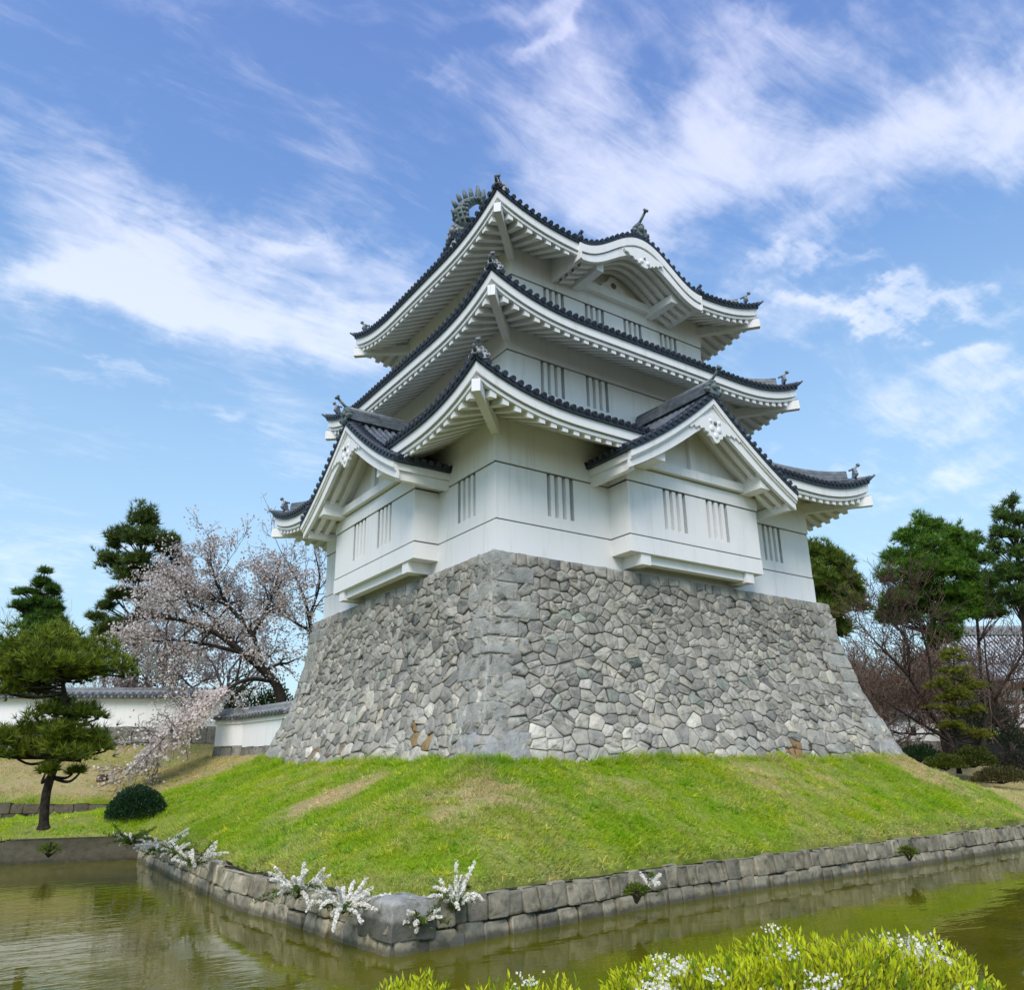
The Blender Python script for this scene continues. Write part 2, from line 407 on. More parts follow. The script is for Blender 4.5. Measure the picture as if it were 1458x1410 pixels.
def stone(mb, poly, place, rng, col, gap=0.014, depth=0.12, bulge=0.05, edge=0.05):
    """one stone over a flat polygon; place(u, v, out) gives its world point."""
    P = chaikin(poly); n = len(P); c = P.mean(0)
    tilt = rng.normal(size=2)*0.075; lift = rng.uniform(-0.02, 0.025)
    mb.col = col
    r0 = inset(P, gap); r1 = inset(P, gap+0.25*edge); r2 = inset(P, gap+edge); r3 = inset(P, gap+edge*2.6)
    def ring(R, o, jit): return mb.pts([place(p[0], p[1], o+(0 if o < 0 else lift+float((p-c)@tilt)+rng.normal()*jit)) for p in R])
    ids = [ring(r0, -depth, 0), ring(r0, 0.0, 0.004), ring(r1, bulge*0.5, 0.006), ring(r2, bulge*0.85, 0.012), ring(r3, bulge, 0.016)]
    for a, b_ in zip(ids, ids[1:]):
        for j in range(n):
            mb.f.append((a+j, a+(j+1) % n, b_+(j+1) % n, b_+j)); mb.m.append(0); mb.sm.append(a != ids[0])
    cc = mb.pts([place(c[0], c[1], lift+bulge*1.05+rng.normal()*0.012)])
    for j in range(n):
        mb.f.append((ids[-1]+j, ids[-1]+(j+1) % n, cc)); mb.m.append(0); mb.sm.append(True)

# ------------------------------------------------------------------ the castle tower
LX, LY = 14.0, 12.25
class Side:
    """one side of a rectangle: u runs along it (to the right when facing it), d inwards."""
    def __init__(s, rect, k):
        x0, x1, y0, y1 = rect
        o, U, N = [((x0, y0), (1, 0), (0, 1)), ((x1, y0), (0, 1), (-1, 0)), ((x1, y1), (-1, 0), (0, -1)), ((x0, y1), (0, -1), (1, 0))][k]
        s.o = np.array(o, float); s.U = np.array(U, float); s.N = np.array(N, float); s.k = k
        s.L = (x1-x0) if k % 2 == 0 else (y1-y0)
    def P(s, u, d, z):
        q = s.o+s.U*u+s.N*d; return (q[0], q[1], z)
    def O(s, u, o, z): return s.P(u, -o, z)
def inset_rect(i): return (i, LX-i, i, LY-i)

castle = empty('castle_tower', (LX/2, LY/2, 0.0), 'white plastered three-storey castle tower with dark tiled curved roofs, standing on the tall stone rampart', 'castle tower')

SLOT = 0.14
def window(side, u0, u1, za, zb, parent, proud=0.0):
    mb = MB(side.P); d0, d1 = -proud, 0.15-proud
    n = 4; wb = (u1-u0-n*SLOT)/(n-1)
    mb.face([(u0, d1, za), (u1, d1, za), (u1, d1, zb), (u0, d1, zb)], 1)  # back, sides and top greyer than the sill: recess shade as colour
    mb.face([(u0, d0, za), (u0, d1, za), (u0, d1, zb), (u0, d0, zb)], 1)
    mb.face([(u1, d0, za), (u1, d0, zb), (u1, d1, zb), (u1, d1, za)], 1)
    mb.face([(u0, d0, za), (u1, d0, za), (u1, d1, za), (u0, d1, za)], 0)
    mb.face([(u0, d0, zb), (u0, d1, zb), (u1, d1, zb), (u1, d0, zb)], 1)
    for i in range(n-1):
        a = u0+SLOT+i*(wb+SLOT)
        mb.box(a, a+wb, d0+0.006, d1-0.002, za+0.002, zb-0.002, 0)
    return mb.build('window', ['plaster', 'shaded_slot'], parent)
def wall_face(mb, side, ua, ub, bands, wins, groove=0.045):
    """bands: (z0, z1, proud), bottom to top, each closed above by a thin dark groove; wins: (u0, u1, z0, z1)."""
    prev = None
    for bi, (z0, z1, pr) in enumerate(bands):
        last = bi == len(bands)-1
        zt = z1 if last else z1-groove
        ws = sorted([q for q in wins if z0-1e-6 <= q[2] and q[3] <= z1+1e-6])
        def rect(a, b_, c, e):
            if b_-a > 1e-5 and e-c > 1e-5: mb.face([(a, -pr, c), (b_, -pr, c), (b_, -pr, e), (a, -pr, e)], 0)
        a0, b0 = ua-pr, ub+pr
        cur = a0
        for (u0, u1, w0, w1) in ws:
            rect(cur, u0, z0, zt); rect(u0, u1, z0, w0); rect(u0, u1, w1, zt); cur = u1
        rect(cur, b0, z0, zt)
        if not last:                # groove, and the ledge to the next band
            p2 = bands[bi+1][2]; g = min(pr, p2)-0.03
            mb.face([(ua, -g, zt), (ub, -g, zt), (ub, -g, z1), (ua, -g, z1)], 1)
            mb.face([(a0, -pr, zt), (b0, -pr, zt), (ub, -g, zt), (ua, -g, zt)], 0)
            mb.face([(ua, -g, z1), (ub, -g, z1), (ub+p2, -p2, z1), (ua-p2, -p2, z1)], 0)
H1, H2 = 1.0155, 2.688
def storey(i, bands, wins):
    rect = inset_rect(i); mb = MB()
    for k in range(4):
        sd = Side(rect, k); mb.T = sd.P
        wall_face(mb, sd, 0, sd.L, bands, wins.get(k, []))
    wl = mb.build('wall', ['plaster', 'groove'], castle)
    for k, ws in wins.items():
        for (u0, u1, z0, z1) in ws:
            sd = Side(rect, k)
            pr = [b_[2] for b_ in bands if b_[0]-1e-6 <= z0 and z1 <= b_[1]+1e-6][0]
            window(sd, u0, u1, z0, z1, wl, pr)
    return wl
g_ = 0.045
storey(0.0, [(-0.25, H1, 0.012), (H1, H2, 0.0), (H2, 4.3, 0.03)],
       {0: [(1.79, 2.77, 1.35, H2-g_), (11.39, 12.38, 1.35, H2-g_)], 3: [(10.22, 11.20, 1.35, H2-g_), (1.0, 1.98, 1.35, H2-g_)],
        1: [(2.2, 3.2, 1.35, H2-g_), (5.6, 6.6, 1.35, H2-g_), (9.0, 10.0, 1.35, H2-g_)]})
storey(1.48, [(4.3, 6.0, 0.0), (6.0, 7.38, 0.0), (7.38, 8.5, 0.03)],
       {0: [(2.82-1.48, 3.82-1.48, 6.18, 7.38-g_), (4.77-1.48, 5.77-1.48, 6.18, 7.38-g_), (8.72, 9.72, 6.18, 7.38-g_)],
        3: [(1.3, 2.3, 6.18, 7.38-g_), (7.0, 8.0, 6.18, 7.38-g_)], 1: [(1.3, 2.3, 6.18, 7.38-g_), (7.0, 8.0, 6.18, 7.38-g_)]})
storey(2.25, [(8.4, 9.6, 0.0), (9.6, 10.93, 0.0), (10.93, 12.4, 0.03)],
       {0: [(3.64-2.25+1.92*j, 4.57-2.25+1.92*j, 9.75, 10.93-g_) for j in range(4)],
        3: [(1.2, 2.1, 9.75, 10.93-g_), (5.6, 6.5, 9.75, 10.93-g_)], 1: [(1.2, 2.1, 9.75, 10.93-g_), (5.6, 6.5, 9.75, 10.93-g_)]})

PITCH_T = 0.255
class Roof:
    def __init__(s, wall_i, ze, run, a, b_, C=0.74, R=4.0):
        s.O = 1.75; s.i = wall_i-s.O; s.rect = inset_rect(s.i); s.ze = ze; s.run = run; s.a, s.b = a, b_; s.C, s.R = C, R
        s.sides = [Side(s.rect, k) for k in range(4)]; s.gable = None; s.kara = None; s.gaps = {}
    def up(s, a): return s.C*max(0.0, 1-a/s.R)**2.5
    def ez(s, side, u): return s.ze+s.up(min(u, side.L-u))
    def prof(s, d): return s.a*d+s.b*d*d
    def bumpk(s, u):
        c, hw, ht = s.kara; t_ = abs(u-c)/hw
        return ht*(0.5+0.5*math.cos(math.pi*t_)) if t_ < 1 else 0.0
    def zt(s, side, u, d):            # the tile bed
        z = s.ze+0.12+s.prof(d)+s.up(max(min(u, side.L-u), 0))*max(0.0, 1-d/(s.O+1.4))
        if s.kara and side.k == 0 and abs(u-s.kara[0]) < s.kara[1]:
            z = max(z, s.ze+0.12+s.bumpk(u)+0.03*d)
        return z
    def S(s, side, u, d):             # underside of the rafters
        zo = s.ze-0.64
        return zo+(0.88)*(d/s.O)+s.up(min(u, side.L-u))*max(0.0, 1-d/s.O)
    def dmax(s, side, u):
        a = min(u, side.L-u)
        if s.gable is None: return min(a, s.run)
        if side.k % 2 == 0: return a if a < s.gable[0] else side.op/2
        return min(a, s.gable[1])
    def dmin(s, side, u):
        for (c, hw, zf) in s.gaps.get(side.k, []):
            if abs(u-c) < hw:
                d = 0.0
                while d < s.run and s.zt(side, u, d) < zf(u-c)+0.02: d += 0.05
                return d
        return 0.0
    def skip(s, side, u, m=0.0):
        if s.kara and side.k == 0 and abs(u-s.kara[0]) < s.kara[1]+0.03+m: return True
        return any(abs(u-c) < hw-m for (c, hw, zf) in s.gap_eave.get(side.k, [])) if hasattr(s, 'gap_eave') else False

def sweep(mb, rf, side, u0, u1, sec, mi=0, step=0.25, zf=None):
    """a closed section [(d, dz)] run along the eave from u0 to u1, mitred at the corners."""
    n = max(2, int((u1-u0)/step)); prev = None
    for k in range(n+1):
        u = u0+(u1-u0)*k/n
        P = []
        for d, dz in sec:
            uc = min(max(u, d), side.L-d); a = min(uc, side.L-uc)
            P.append(side.P(uc, d, (zf(uc) if zf else rf.ze+rf.up(a))+dz))
        i = mb.pts(P); m_ = len(sec)
        if prev is not None:
            for j in range(m_): mb.f.append((prev+j, prev+(j+1) % m_, i+(j+1) % m_, i+j)); mb.m.append(mi); mb.sm.append(False)
        else: mb.f.append(tuple(i+j for j in range(m_))[::-1]); mb.m.append(mi); mb.sm.append(False)
        prev = i
    mb.f.append(tuple(prev+j for j in range(m_))); mb.m.append(mi); mb.sm.append(False)
def roll(mb, P, r, cap_r, nrm=None):
    """a row of round cover tiles along the points P, closed by a disc at its first point."""
    P = [np.array(p, float) for p in P]; n = 5; rings = []
    for k, p in enumerate(P):
        d = P[min(k+1, len(P)-1)]-P[max(k-1, 0)]; d /= np.linalg.norm(d)
        sd = np.cross(d, (0, 0, 1)); sd /= np.linalg.norm(sd); up_ = np.cross(sd, d)
        rings.append(mb.pts([p+r*(sd*math.cos(t)+up_*math.sin(t)) for t in np.linspace(0, math.pi, n)]))
    for a, b_ in zip(rings, rings[1:]):
        for j in range(n-1): mb.f.append((a+j, a+j+1, b_+j+1, b_+j)); mb.m.append(0); mb.sm.append(True)
    d = P[1]-P[0]; d /= np.linalg.norm(d)
    mb.tube([P[0]-d*0.05+np.array((0, 0, 0.015)), P[0]+d*0.05+np.array((0, 0, 0.015))], cap_r, 8, True, 1)
def runs(rf, side, lo=0.0):
    """the stretches of an eave that are not cut away by a dormer."""
    cuts = []
    if rf.kara and side.k == 0: cuts.append((rf.kara[0]-rf.kara[1], rf.kara[0]+rf.kara[1]))
    for (c, hw, zf) in getattr(rf, 'gap_eave', {}).get(side.k, []): cuts.append((c-hw, c+hw))
    cuts.sort(); out = []; a = 0.0
    for c in cuts: out.append((a, c[0])); a = c[1]
    out.append((a, side.L)); return out

def ogre(mb, c, out, s_=1.0, stalk=True, mi=0, sk=1.0):
    """an end tile: a lobed plate facing `out`, with a round-ended stalk above it."""
    c = np.array(c, float); out = np.array(out, float); out[2] = 0; out /= np.linalg.norm(out)
    sd = np.array((-out[1], out[0], 0)); up_ = np.array((0, 0, 1.))
    def plate(pts, th):
        n = len(pts); a = mb.pts([c+sd*p[0]*s_+up_*p[1]*s_+out*th*0.5*s_ for p in pts]); b_ = mb.pts([c+sd*p[0]*s_+up_*p[1]*s_-out*th*0.5*s_ for p in pts])
        mb.f.append(tuple(range(a, a+n))); mb.m.append(mi); mb.sm.append(False)
        mb.f.append(tuple(range(b_, b_+n))[::-1]); mb.m.append(mi); mb.sm.append(False)
        for j in range(n): mb.f.append((a+(j+1) % n, a+j, b_+j, b_+(j+1) % n)); mb.m.append(mi); mb.sm.append(False)
    half = [(0.34, -0.16), (0.42, -0.05), (0.36, 0.04), (0.27, 0.02), (0.30, 0.13), (0.25, 0.20), (0.17, 0.18), (0.18, 0.28), (0.11, 0.36)]
    plate([(-x, y) for x, y in half]+[(x, y) for x, y in half[::-1]], 0.12)
    for x, y, r in ((0, 0.10, 0.13), (0.30, -0.05, 0.08), (-0.30, -0.05, 0.08), (0.22, 0.14, 0.06), (-0.22, 0.14, 0.06), (0.09, 0.27, 0.05), (-0.09, 0.27, 0.05)):
        mb.ball(c+sd*x*s_+up_*y*s_+out*0.05*s_, r*s_, 8, 5, mi)
    if stalk:
        p0 = c+up_*0.25*s_-out*0.25*s_; p1 = c+up_*(0.25+0.20*sk)*s_+out*0.08*s_; p2 = c+up_*(0.25+0.43*sk)*s_+out*(0.02+0.32*sk)*s_
        mb.tube([p0, p1, p2], [0.055*s_, 0.05*s_, 0.05*s_], 7, True, mi)
        dd = (p2-p1)/np.linalg.norm(p2-p1); mb.tube([p2-dd*0.02, p2+dd*0.07*s_], 0.10*s_, 10, True, mi)

def build_roof(rf):
    for sd in rf.sides: sd.op = rf.sides[(sd.k+1) % 4].L
    mb = MB()
    # bed of flat tiles and the cover-tile rows
    for sd in rf.sides:
        n = round(sd.L/PITCH_T); p = sd.L/n
        brk = [i*p for i in range(n+1)]
        for i in range(n):
            ua, ub = i*p, (i+1)*p; uc = (ua+ub)/2
            d0 = rf.dmin(sd, uc); da, db = rf.dmax(sd, ua+1e-4), rf.dmax(sd, ub-1e-4)
            if rf.gable and sd.k % 2 == 0 and abs(da-db) > 1: da = db = min(da, db)
            m_ = 7
            if max(da, db) > d0+0.02:
                for j in range(m_):
                    t0, t1 = j/m_, (j+1)/m_
                    q = []
                    for (u, dm, t_) in ((ua, da, t0), (ub, db, t0), (ub, db, t1), (ua, da, t1)):
                        dm = max(dm, d0); d = d0+(dm-d0)*t_; q.append(sd.P(u, d, rf.zt(sd, u, d)))
                    mb.face(q, 0, False)
            dm = rf.dmax(sd, uc)
            if rf.gable and sd.k % 2 == 0 and abs(da-db) > 1: dm = da
            if dm > d0+0.12:
                roll(mb, [sd.P(uc, d, rf.zt(sd, uc, max(d, 0))+0.02) for d in np.linspace(d0-(0.03 if d0 == 0 else 0), dm, 9)], 0.075, 0.085 if d0 == 0 else 0.074)
        for (a, b_) in runs(rf, sd):
            sweep(mb, rf, sd, a, b_, [(-0.02, 0.0), (0.22, 0.0), (0.22, 0.13), (-0.02, 0.13)], 1)
    if rf.kara:                      # tile edge over the curved gable
        sd = rf.sides[0]; c, hw, _ = rf.kara
        sweep(mb, rf, sd, c-hw, c+hw, [(-0.06, 0.0), (0.22, 0.0), (0.22, 0.13), (-0.06, 0.13)], 1, 0.12, lambda u: rf.ze+rf.bumpk(u))
    roof = mb.build('roof', ['tile', 'tile_edge'], castle)
    # white eave boards, one above the other
    for sd in rf.sides:
        for (a, b_) in runs(rf, sd):
            mb = MB(); m2 = MB()
            sweep(mb, rf, sd, a, b_, [(0.05, -0.29), (0.17, -0.29), (0.17, -0.003), (0.05, -0.003)])
            sweep(m2, rf, sd, a, b_, [(0.12, -0.425), (0.22, -0.425), (0.22, -0.32), (0.12, -0.32)])
            sweep(m2, rf, sd, a, b_, [(0.14, -0.335), (0.20, -0.335), (0.20, -0.28), (0.14, -0.28)], 1)  # dark strip paints the shadow in the gap between the boards
            mb.build('eave_board', ['plaster', 'groove'], roof); m2.build('eave_fillet', ['plaster', 'groove'], roof)
    # rafters and the boards above them
    for sd, (ra_, rb_) in [(sd, q) for sd in rf.sides for q in runs(rf, sd)]:
        mb = MB()
        n = round((sd.L-0.5)/0.394); sp = (sd.L-0.5)/n
        for i in range(n+1):
            u = 0.25+i*sp
            if not ra_ <= u <= rb_: continue
            if rf.skip(sd, u, 0.12): continue
            d1 = min(rf.O, min(u, sd.L-u)-0.16)
            if d1 < 0.32: continue
            za, zb = rf.S(sd, u, 0.16), rf.S(sd, u, d1)
            P = [(u-0.095, 0.16, za), (u+0.095, 0.16, za), (u+0.095, d1, zb), (u-0.095, d1, zb)]
            mb.T = sd.P
            mb.hexa(P+[(a, b_, c+0.20) for a, b_, c in P])
        mb.build('rafter_row', ['plaster'], roof)
    for sd, (ra_, rb_) in [(sd, q) for sd in rf.sides for q in runs(rf, sd)]:
        mb = MB()
        n = int(sd.L/0.4)
        for i in range(n):
            ua, ub = sd.L*i/n, sd.L*(i+1)/n
            if not ra_ <= (ua+ub)/2 <= rb_: continue
            if rf.skip(sd, (ua+ub)/2): continue
            mb.T = sd.P; m_ = 4
            for j in range(m_):
                q = []
                for (u, t_) in ((ua, j/m_), (ub, j/m_), (ub, (j+1)/m_), (ua, (j+1)/m_)):
                    dm = min(rf.O, min(u, sd.L-u)); d = min(0.12, dm)+(dm-min(0.12, dm))*t_
                    q.append((u, d, rf.S(sd, u, d)+0.196))
                mb.face(q[::-1], 0)
        mb.build('soffit', ['plaster'], roof)
    # hips: corner beam below, ridge and end tile above
    for k in range(4):
        sd = rf.sides[k]; x, y = sd.o; out = -(sd.N+sd.U); out = out/np.linalg.norm(out)
        def C(d): return np.array((x, y))+(sd.N+sd.U)*d
        mb = MB(); tip, wl = C(0.02), C(rf.O+0.1)
        zt_, zw = rf.ze+rf.C-0.80, rf.ze+0.0
        mb.beam((*tip, zt_+0.07), (*wl, zw-0.14), 0.23, 0.36)
        mb.build('corner_beam', ['plaster'], roof)
        mb = MB(); dn = rf.run if rf.gable is None else rf.gable[1]
        P = [(*C(d), rf.zt(sd, d, d)+0.10) for d in np.linspace(0.55, dn, 12)]
        for lvl, (wd, ht) in enumerate(((0.34, 0.12), (0.29, 0.12), (0.24, 0.10))):
            for a, b_ in zip(P, P[1:]):
                a = np.array(a)+(0, 0, 0.12*lvl); b_ = np.array(b_)+(0, 0, 0.12*lvl); mb.beam(a, b_, wd, ht-0.022, 0)
                if lvl < 2: mb.beam(a+(0, 0, 0.06), b_+(0, 0, 0.06), wd-0.07, 0.03, 1)
        mb.tube([np.array(p)+(0, 0, 0.31) for p in P], 0.08, 8, True, 0)
        e = np.array(P[0])+(0, 0, 0.28)                     # the lifted end of the ridge
        P2 = [(*C(d), rf.zt(sd, max(d, 0), max(d, 0))+0.08) for d in (0.6, 0.25, -0.05)]
        mb.tube(P2, [0.10, 0.095, 0.09], 8, True, 0)
        P2[-1] = np.array(P2[-1]); mb.tube([P2[-1], P2[-1]+np.array((*out*0.16, 0.10))], [0.06, 0.035], 6, True, 0)
        mb.build('hip_ridge', ['tile', 'tile_pale'], roof)
        mb = MB(); ogre(mb, (*C(0.34), rf.zt(sd, 0.34, 0.34)+0.30), (out[0], out[1], 0), 0.74, True, 0, 0.62)
        mb.build('ridge_end_tile', ['tile_pale'], roof)
    return roof

# dormer bays: (side, centre u, half width, roof half width)
BAYS = [(0, 7.11, 2.94, 3.75), (3, 6.02, 3.04, 3.78)]
BZ0, BZ1 = 3.08, 5.68
def bay_z(dx, hw):                   # top of the bargeboard at dx from the middle
    t_ = 1-min(abs(dx)/hw, 1.0); return BZ0+(BZ1-BZ0)*(t_-0.24*t_*(1-t_))

roof1 = Roof(0.0, 3.80, 3.23, 0.42, 0.04)
roof1.gaps, roof1.gap_eave = {}, {}
for (k, c, hb, hr) in BAYS:
    u = c+1.75
    roof1.gaps[k] = [(u, hr, lambda du, hr=hr: bay_z(du, hr)+0.14)]
    dx = next(x for x in np.arange(hr, 0, -0.02) if bay_z(x, hr) > 3.55)
    roof1.gap_eave[k] = [(u, dx, None)]
roof2 = Roof(1.48, 7.97, 2.52, 0.42, 0.04)
roof3 = Roof(2.25, 11.80, 0, 0.40, 0.021, C=0.72); roof3.gable = (1.75, 2.2)
roof3.kara = (6.95-0.5, 2.95, 1.33)
r1 = build_roof(roof1); r2 = build_roof(roof2); r3 = build_roof(roof3)

# -- top roof: gables, main ridge with its two fish, and the curved gable over the long front
def top_roof():
    rf = roof3; x0, x1, y0, y1 = rf.rect; ym = (y0+y1)/2; half = (y1-y0)/2
    zr = rf.ze+0.12+rf.prof(half)
    for sgn, xg, xv in ((1, x0+2.2, x0+1.75), (-1, x1-2.2, x1-1.75)):
        mb = MB(); ys = np.linspace(-half+2.0, half-2.0, 15)
        zt_ = [rf.ze+0.05+rf.prof(half-abs(y)) for y in ys]; zb = rf.ze+0.12+rf.prof(1.9)
        for a in range(14):
            mb.face([(xg, ym+ys[a], zb), (xg, ym+ys[a+1], zb), (xg, ym+ys[a+1], zt_[a+1]), (xg, ym+ys[a], zt_[a])], 0)
        mb.build('gable_wall', ['plaster'], r3)
        mb = MB()
        for s2 in (1, -1):
            Q = [(xv, ym+s2*y, rf.ze-0.02+rf.prof(half-y)) for y in np.linspace(0.0, half-1.85, 10)]
            for a, b_ in zip(Q, Q[1:]): mb.beam(a, b_, 0.12, 0.32, 0)
            Q = [(xv-sgn*0.02, ym+s2*y, rf.ze+0.24+rf.prof(half-y)) for y in np.linspace(0.0, half-1.80, 20)]
            for a, b_ in zip(Q, Q[1:]): mb.beam(a, b_, 0.26, 0.14, 1)
            for q in Q[1:]: mb.tube([(q[0]-sgn*0.16, q[1], q[2]+0.08), (q[0]+sgn*0.5, q[1], q[2]+0.08)], 0.08, 8, True, 1)
        mb.build('bargeboard', ['plaster', 'tile_edge'], r3)
    mb = MB()
    for k, (wd, z) in enumerate(((0.5, 0.05), (0.44, 0.17), (0.40, 0.29), (0.36, 0.41))):
        mb.box(x0+1.75, x1-1.75, ym-wd/2, ym+wd/2, zr+z, zr+z+0.10, 0)
        mb.box(x0+1.77, x1-1.77, ym-wd/2+0.04, ym+wd/2-0.04, zr+z+0.10, zr+z+0.12, 1)
    mb.tube([(x0+1.7, ym, zr+0.55), (x1-1.7, ym, zr+0.55)], 0.12, 10, True, 0)
    mb.build('main_ridge', ['tile', 'tile_joint'], r3)
    mb = MB(); ogre(mb, (x0+1.68, ym, zr+0.2), (-1, 0, 0), 1.2, False); ogre(mb, (x1-1.68, ym, zr+0.2), (1, 0, 0), 1.2, False)
    mb.build('ridge_end_tile', ['tile_pale'], r3)
    for sgn, xb in ((1, x0+2.15), (-1, x1-2.15)):
        mb = MB()
        def q(a, z, y=0.0): return np.array((xb+sgn*(a*1.15-0.05), ym+y*1.15, zr+0.42+z*1.2))
        # body: the head rests on the ridge, the back arches up, the tail curls over
        mb.tube([q(0.55, 0.30), q(0.25, 0.25), q(-0.02, 0.42), q(-0.08, 0.80), q(0.08, 1.18), q(0.38, 1.46), q(0.72, 1.62), q(0.98, 1.50)],
                [0.16, 0.30, 0.33, 0.30, 0.25, 0.20, 0.14, 0.09], 10, True)
        mb.tube([q(0.92, 1.56), q(1.16, 1.32), q(1.22, 0.95), q(1.08, 0.62)], [0.13, 0.13, 0.10, 0.05], 8, True)
        for (a, z), (b_, c) in (((0.62, 1.6), (0.62, 2.22)), ((0.70, 1.62), (0.92, 2.18)), ((0.80, 1.6), (1.18, 1.98)), ((0.86, 1.55), (1.26, 1.72))):
            mb.tube([q(a, z), q((a+b_)/2+0.06, (z+c)/2), q(b_, c)], [0.13, 0.15, 0.05], 6, True)
        for (a, z), (b_, c) in (((-0.25, 0.62), (-0.5, 0.78)), ((-0.22, 0.92), (-0.46, 1.18)), ((-0.05, 1.22), (-0.26, 1.52)), ((0.16, 1.42), (0.02, 1.80)), ((0.40, 1.56), (0.30, 1.98))):
            mb.tube([q(a, z), q((a+b_)/2, (z+c)/2), q((a+b_)/2+(b_-a)*0.32, (z+c)/2+(c-z)*0.40), q(b_+(c-z)*0.25, c-0.06)], [0.13, 0.11, 0.075, 0.03], 6, True)
        rs = random.Random(4)            # rows of scales
        for (a, z, r) in ((-0.02, 0.42, 0.33), (-0.07, 0.62, 0.31), (-0.08, 0.80, 0.30), (-0.02, 1.0, 0.27), (0.08, 1.18, 0.25), (0.22, 1.34, 0.22), (0.38, 1.46, 0.20), (0.55, 1.56, 0.17)):
            for t_ in range(9):
                an = 6.283*t_/9+z*3; mb.ball(q(a+math.cos(an)*r*0.75, z+math.cos(an)*r*0.25, math.sin(an)*r*0.95), 0.075+0.02*rs.random(), 6, 4)
        for s2 in (1, -1):           # side fins, gills and jaw
            mb.tube([q(0.15, 0.45, s2*0.26), q(0.0, 0.3, s2*0.48), q(-0.18, 0.18, s2*0.62)], [0.12, 0.09, 0.02], 6, True)
            mb.tube([q(0.3, 0.35, s2*0.24), q(0.42, 0.12, s2*0.40), q(0.5, -0.1, s2*0.48)], [0.10, 0.07, 0.02], 6, True)
            mb.ball(q(0.42, 0.42, s2*0.17), 0.07, 8, 5)
        mb.tube([q(0.5, 0.12), q(0.8, 0.10)], [0.14, 0.07], 8, True); mb.tube([q(0.55, 0.36), q(0.86, 0.42)], [0.14, 0.05], 8, True)
        for a in (-0.34, -0.1, 0.16, 0.42): mb.ball(q(a, -0.02, 0.16), 0.13, 8, 5); mb.ball(q(a, -0.02, -0.16), 0.13, 8, 5)
        mb.build('fish_finial', ['bronze_green'], r3)
    # curved gable
    sd = rf.sides[0]; c, hw, ht = rf.kara; zk = lambda u: rf.ze+rf.bumpk(u)
    mb = MB()
    sweep(mb, rf, sd, c-hw-0.06, c+hw+0.06, [(-0.05, -0.33), (0.12, -0.33), (0.12, -0.003), (-0.05, -0.003)], 0, 0.1, zk)
    us = np.linspace(c-hw-0.04, c+hw+0.04, 61); prev = None
    for u in us:                      # the lower board deepens towards the middle
        dep = 0.62+0.16*max(0, 1-abs(u-c)/hw); z = zk(u)
        i = mb.pts([sd.P(u, 0.0, z-dep), sd.P(u, 0.16, z-dep), sd.P(u, 0.16, z-0.37), sd.P(u, 0.0, z-0.37)])
        if prev is not None:
            for j in range(4): mb.f.append((prev+j, prev+(j+1) % 4, i+(j+1) % 4, i+j)); mb.m.append(0); mb.sm.append(False)
        prev = i
    sweep(mb, rf, sd, c-hw-0.02, c+hw+0.02, [(0.07, -0.38), (0.14, -0.38), (0.14, -0.32), (0.07, -0.32)], 1, 0.1, zk)  # gap shadow painted as a dark strip along the curve
    for s2 in (-1, 1):
        mb.T = sd.P; u = c+s2*(hw+0.05); mb.box(u-0.03, u+0.03, -0.055, 0.3, rf.ze-0.63, rf.ze-0.004, 0); mb.T = None
    mb.build('curved_bargeboard', ['plaster', 'groove'], r3)
    mb = MB(); zc = zk(c)                                  # carved pendant
    mb.T = lambda a, b_, z: sd.P(c+a, -0.10+b_, z)
    def plate(pts, th, b0):
        n = len(pts); a = mb.pts([(p[0], b0, p[1]) for p in pts]); b_ = mb.pts([(p[0], b0+th, p[1]) for p in pts])
        mb.f.append(tuple(range(a, a+n))); mb.m.append(0); mb.sm.append(False); mb.f.append(tuple(range(b_, b_+n))[::-1]); mb.m.append(0); mb.sm.append(False)
        for j in range(n): mb.f.append((a+(j+1) % n, a+j, b_+j, b_+(j+1) % n)); mb.m.append(0); mb.sm.append(False)
    half_ = [(0.0, -1.25), (0.14, -1.22), (0.20, -1.12), (0.30, -1.14), (0.36, -1.04), (0.48, -1.06), (0.56, -0.95), (0.70, -0.97), (0.78, -0.86), (0.92, -0.86), (0.98, -0.78), (0.85, -0.70), (0, -0.55)]
    plate([(x, zc+z) for x, z in half_]+[(-x, zc+z) for x, z in half_[::-1][1:-1]], 0.08, 0.0)
    mb.ball((0, 0, zc-0.86), (0.05, 0.05, 0.05), 8, 5, 1)
    for a in (-0.16, 0.16): mb.ball((a, 0, zc-1.02), (0.10, 0.05, 0.10), 8, 5, 0)
    mb.build('gable_pendant', ['plaster', 'groove'], r3)
    # behind it: curved soffit with ribs, infill, tie beam, two brackets, frog-leg strut
    mb = MB(); us = np.linspace(c-hw, c+hw, 41); O = rf.O
    zs = lambda u: zk(u)-0.50
    for a, b_ in zip(us, us[1:]):
        mb.face([sd.P(a, 0.10, zs(a)), sd.P(a, O, zs(a)+0.03), sd.P(b_, O, zs(b_)+0.03), sd.P(b_, 0.10, zs(b_))], 0, True)
        mb.face([sd.P(a, O-0.04, 11.3), sd.P(b_, O-0.04, 11.3), sd.P(b_, O-0.04, zs(b_)+0.05), sd.P(a, O-0.04, zs(a)+0.05)], 0)
    for d in (0.40, 0.75, 1.10, 1.45):
        prev = None
        for u in np.linspace(c-hw*0.93, c+hw*0.93, 31):
            z = zs(u)
            i = mb.pts([sd.P(u, d-0.08, z-0.15), sd.P(u, d+0.08, z-0.15), sd.P(u, d+0.08, z+0.01), sd.P(u, d-0.08, z+0.01)])
            if prev is not None:
                for j in range(4): mb.f.append((prev+j, prev+(j+1) % 4, i+(j+1) % 4, i+j)); mb.m.append(0); mb.sm.append(False)
            prev = i
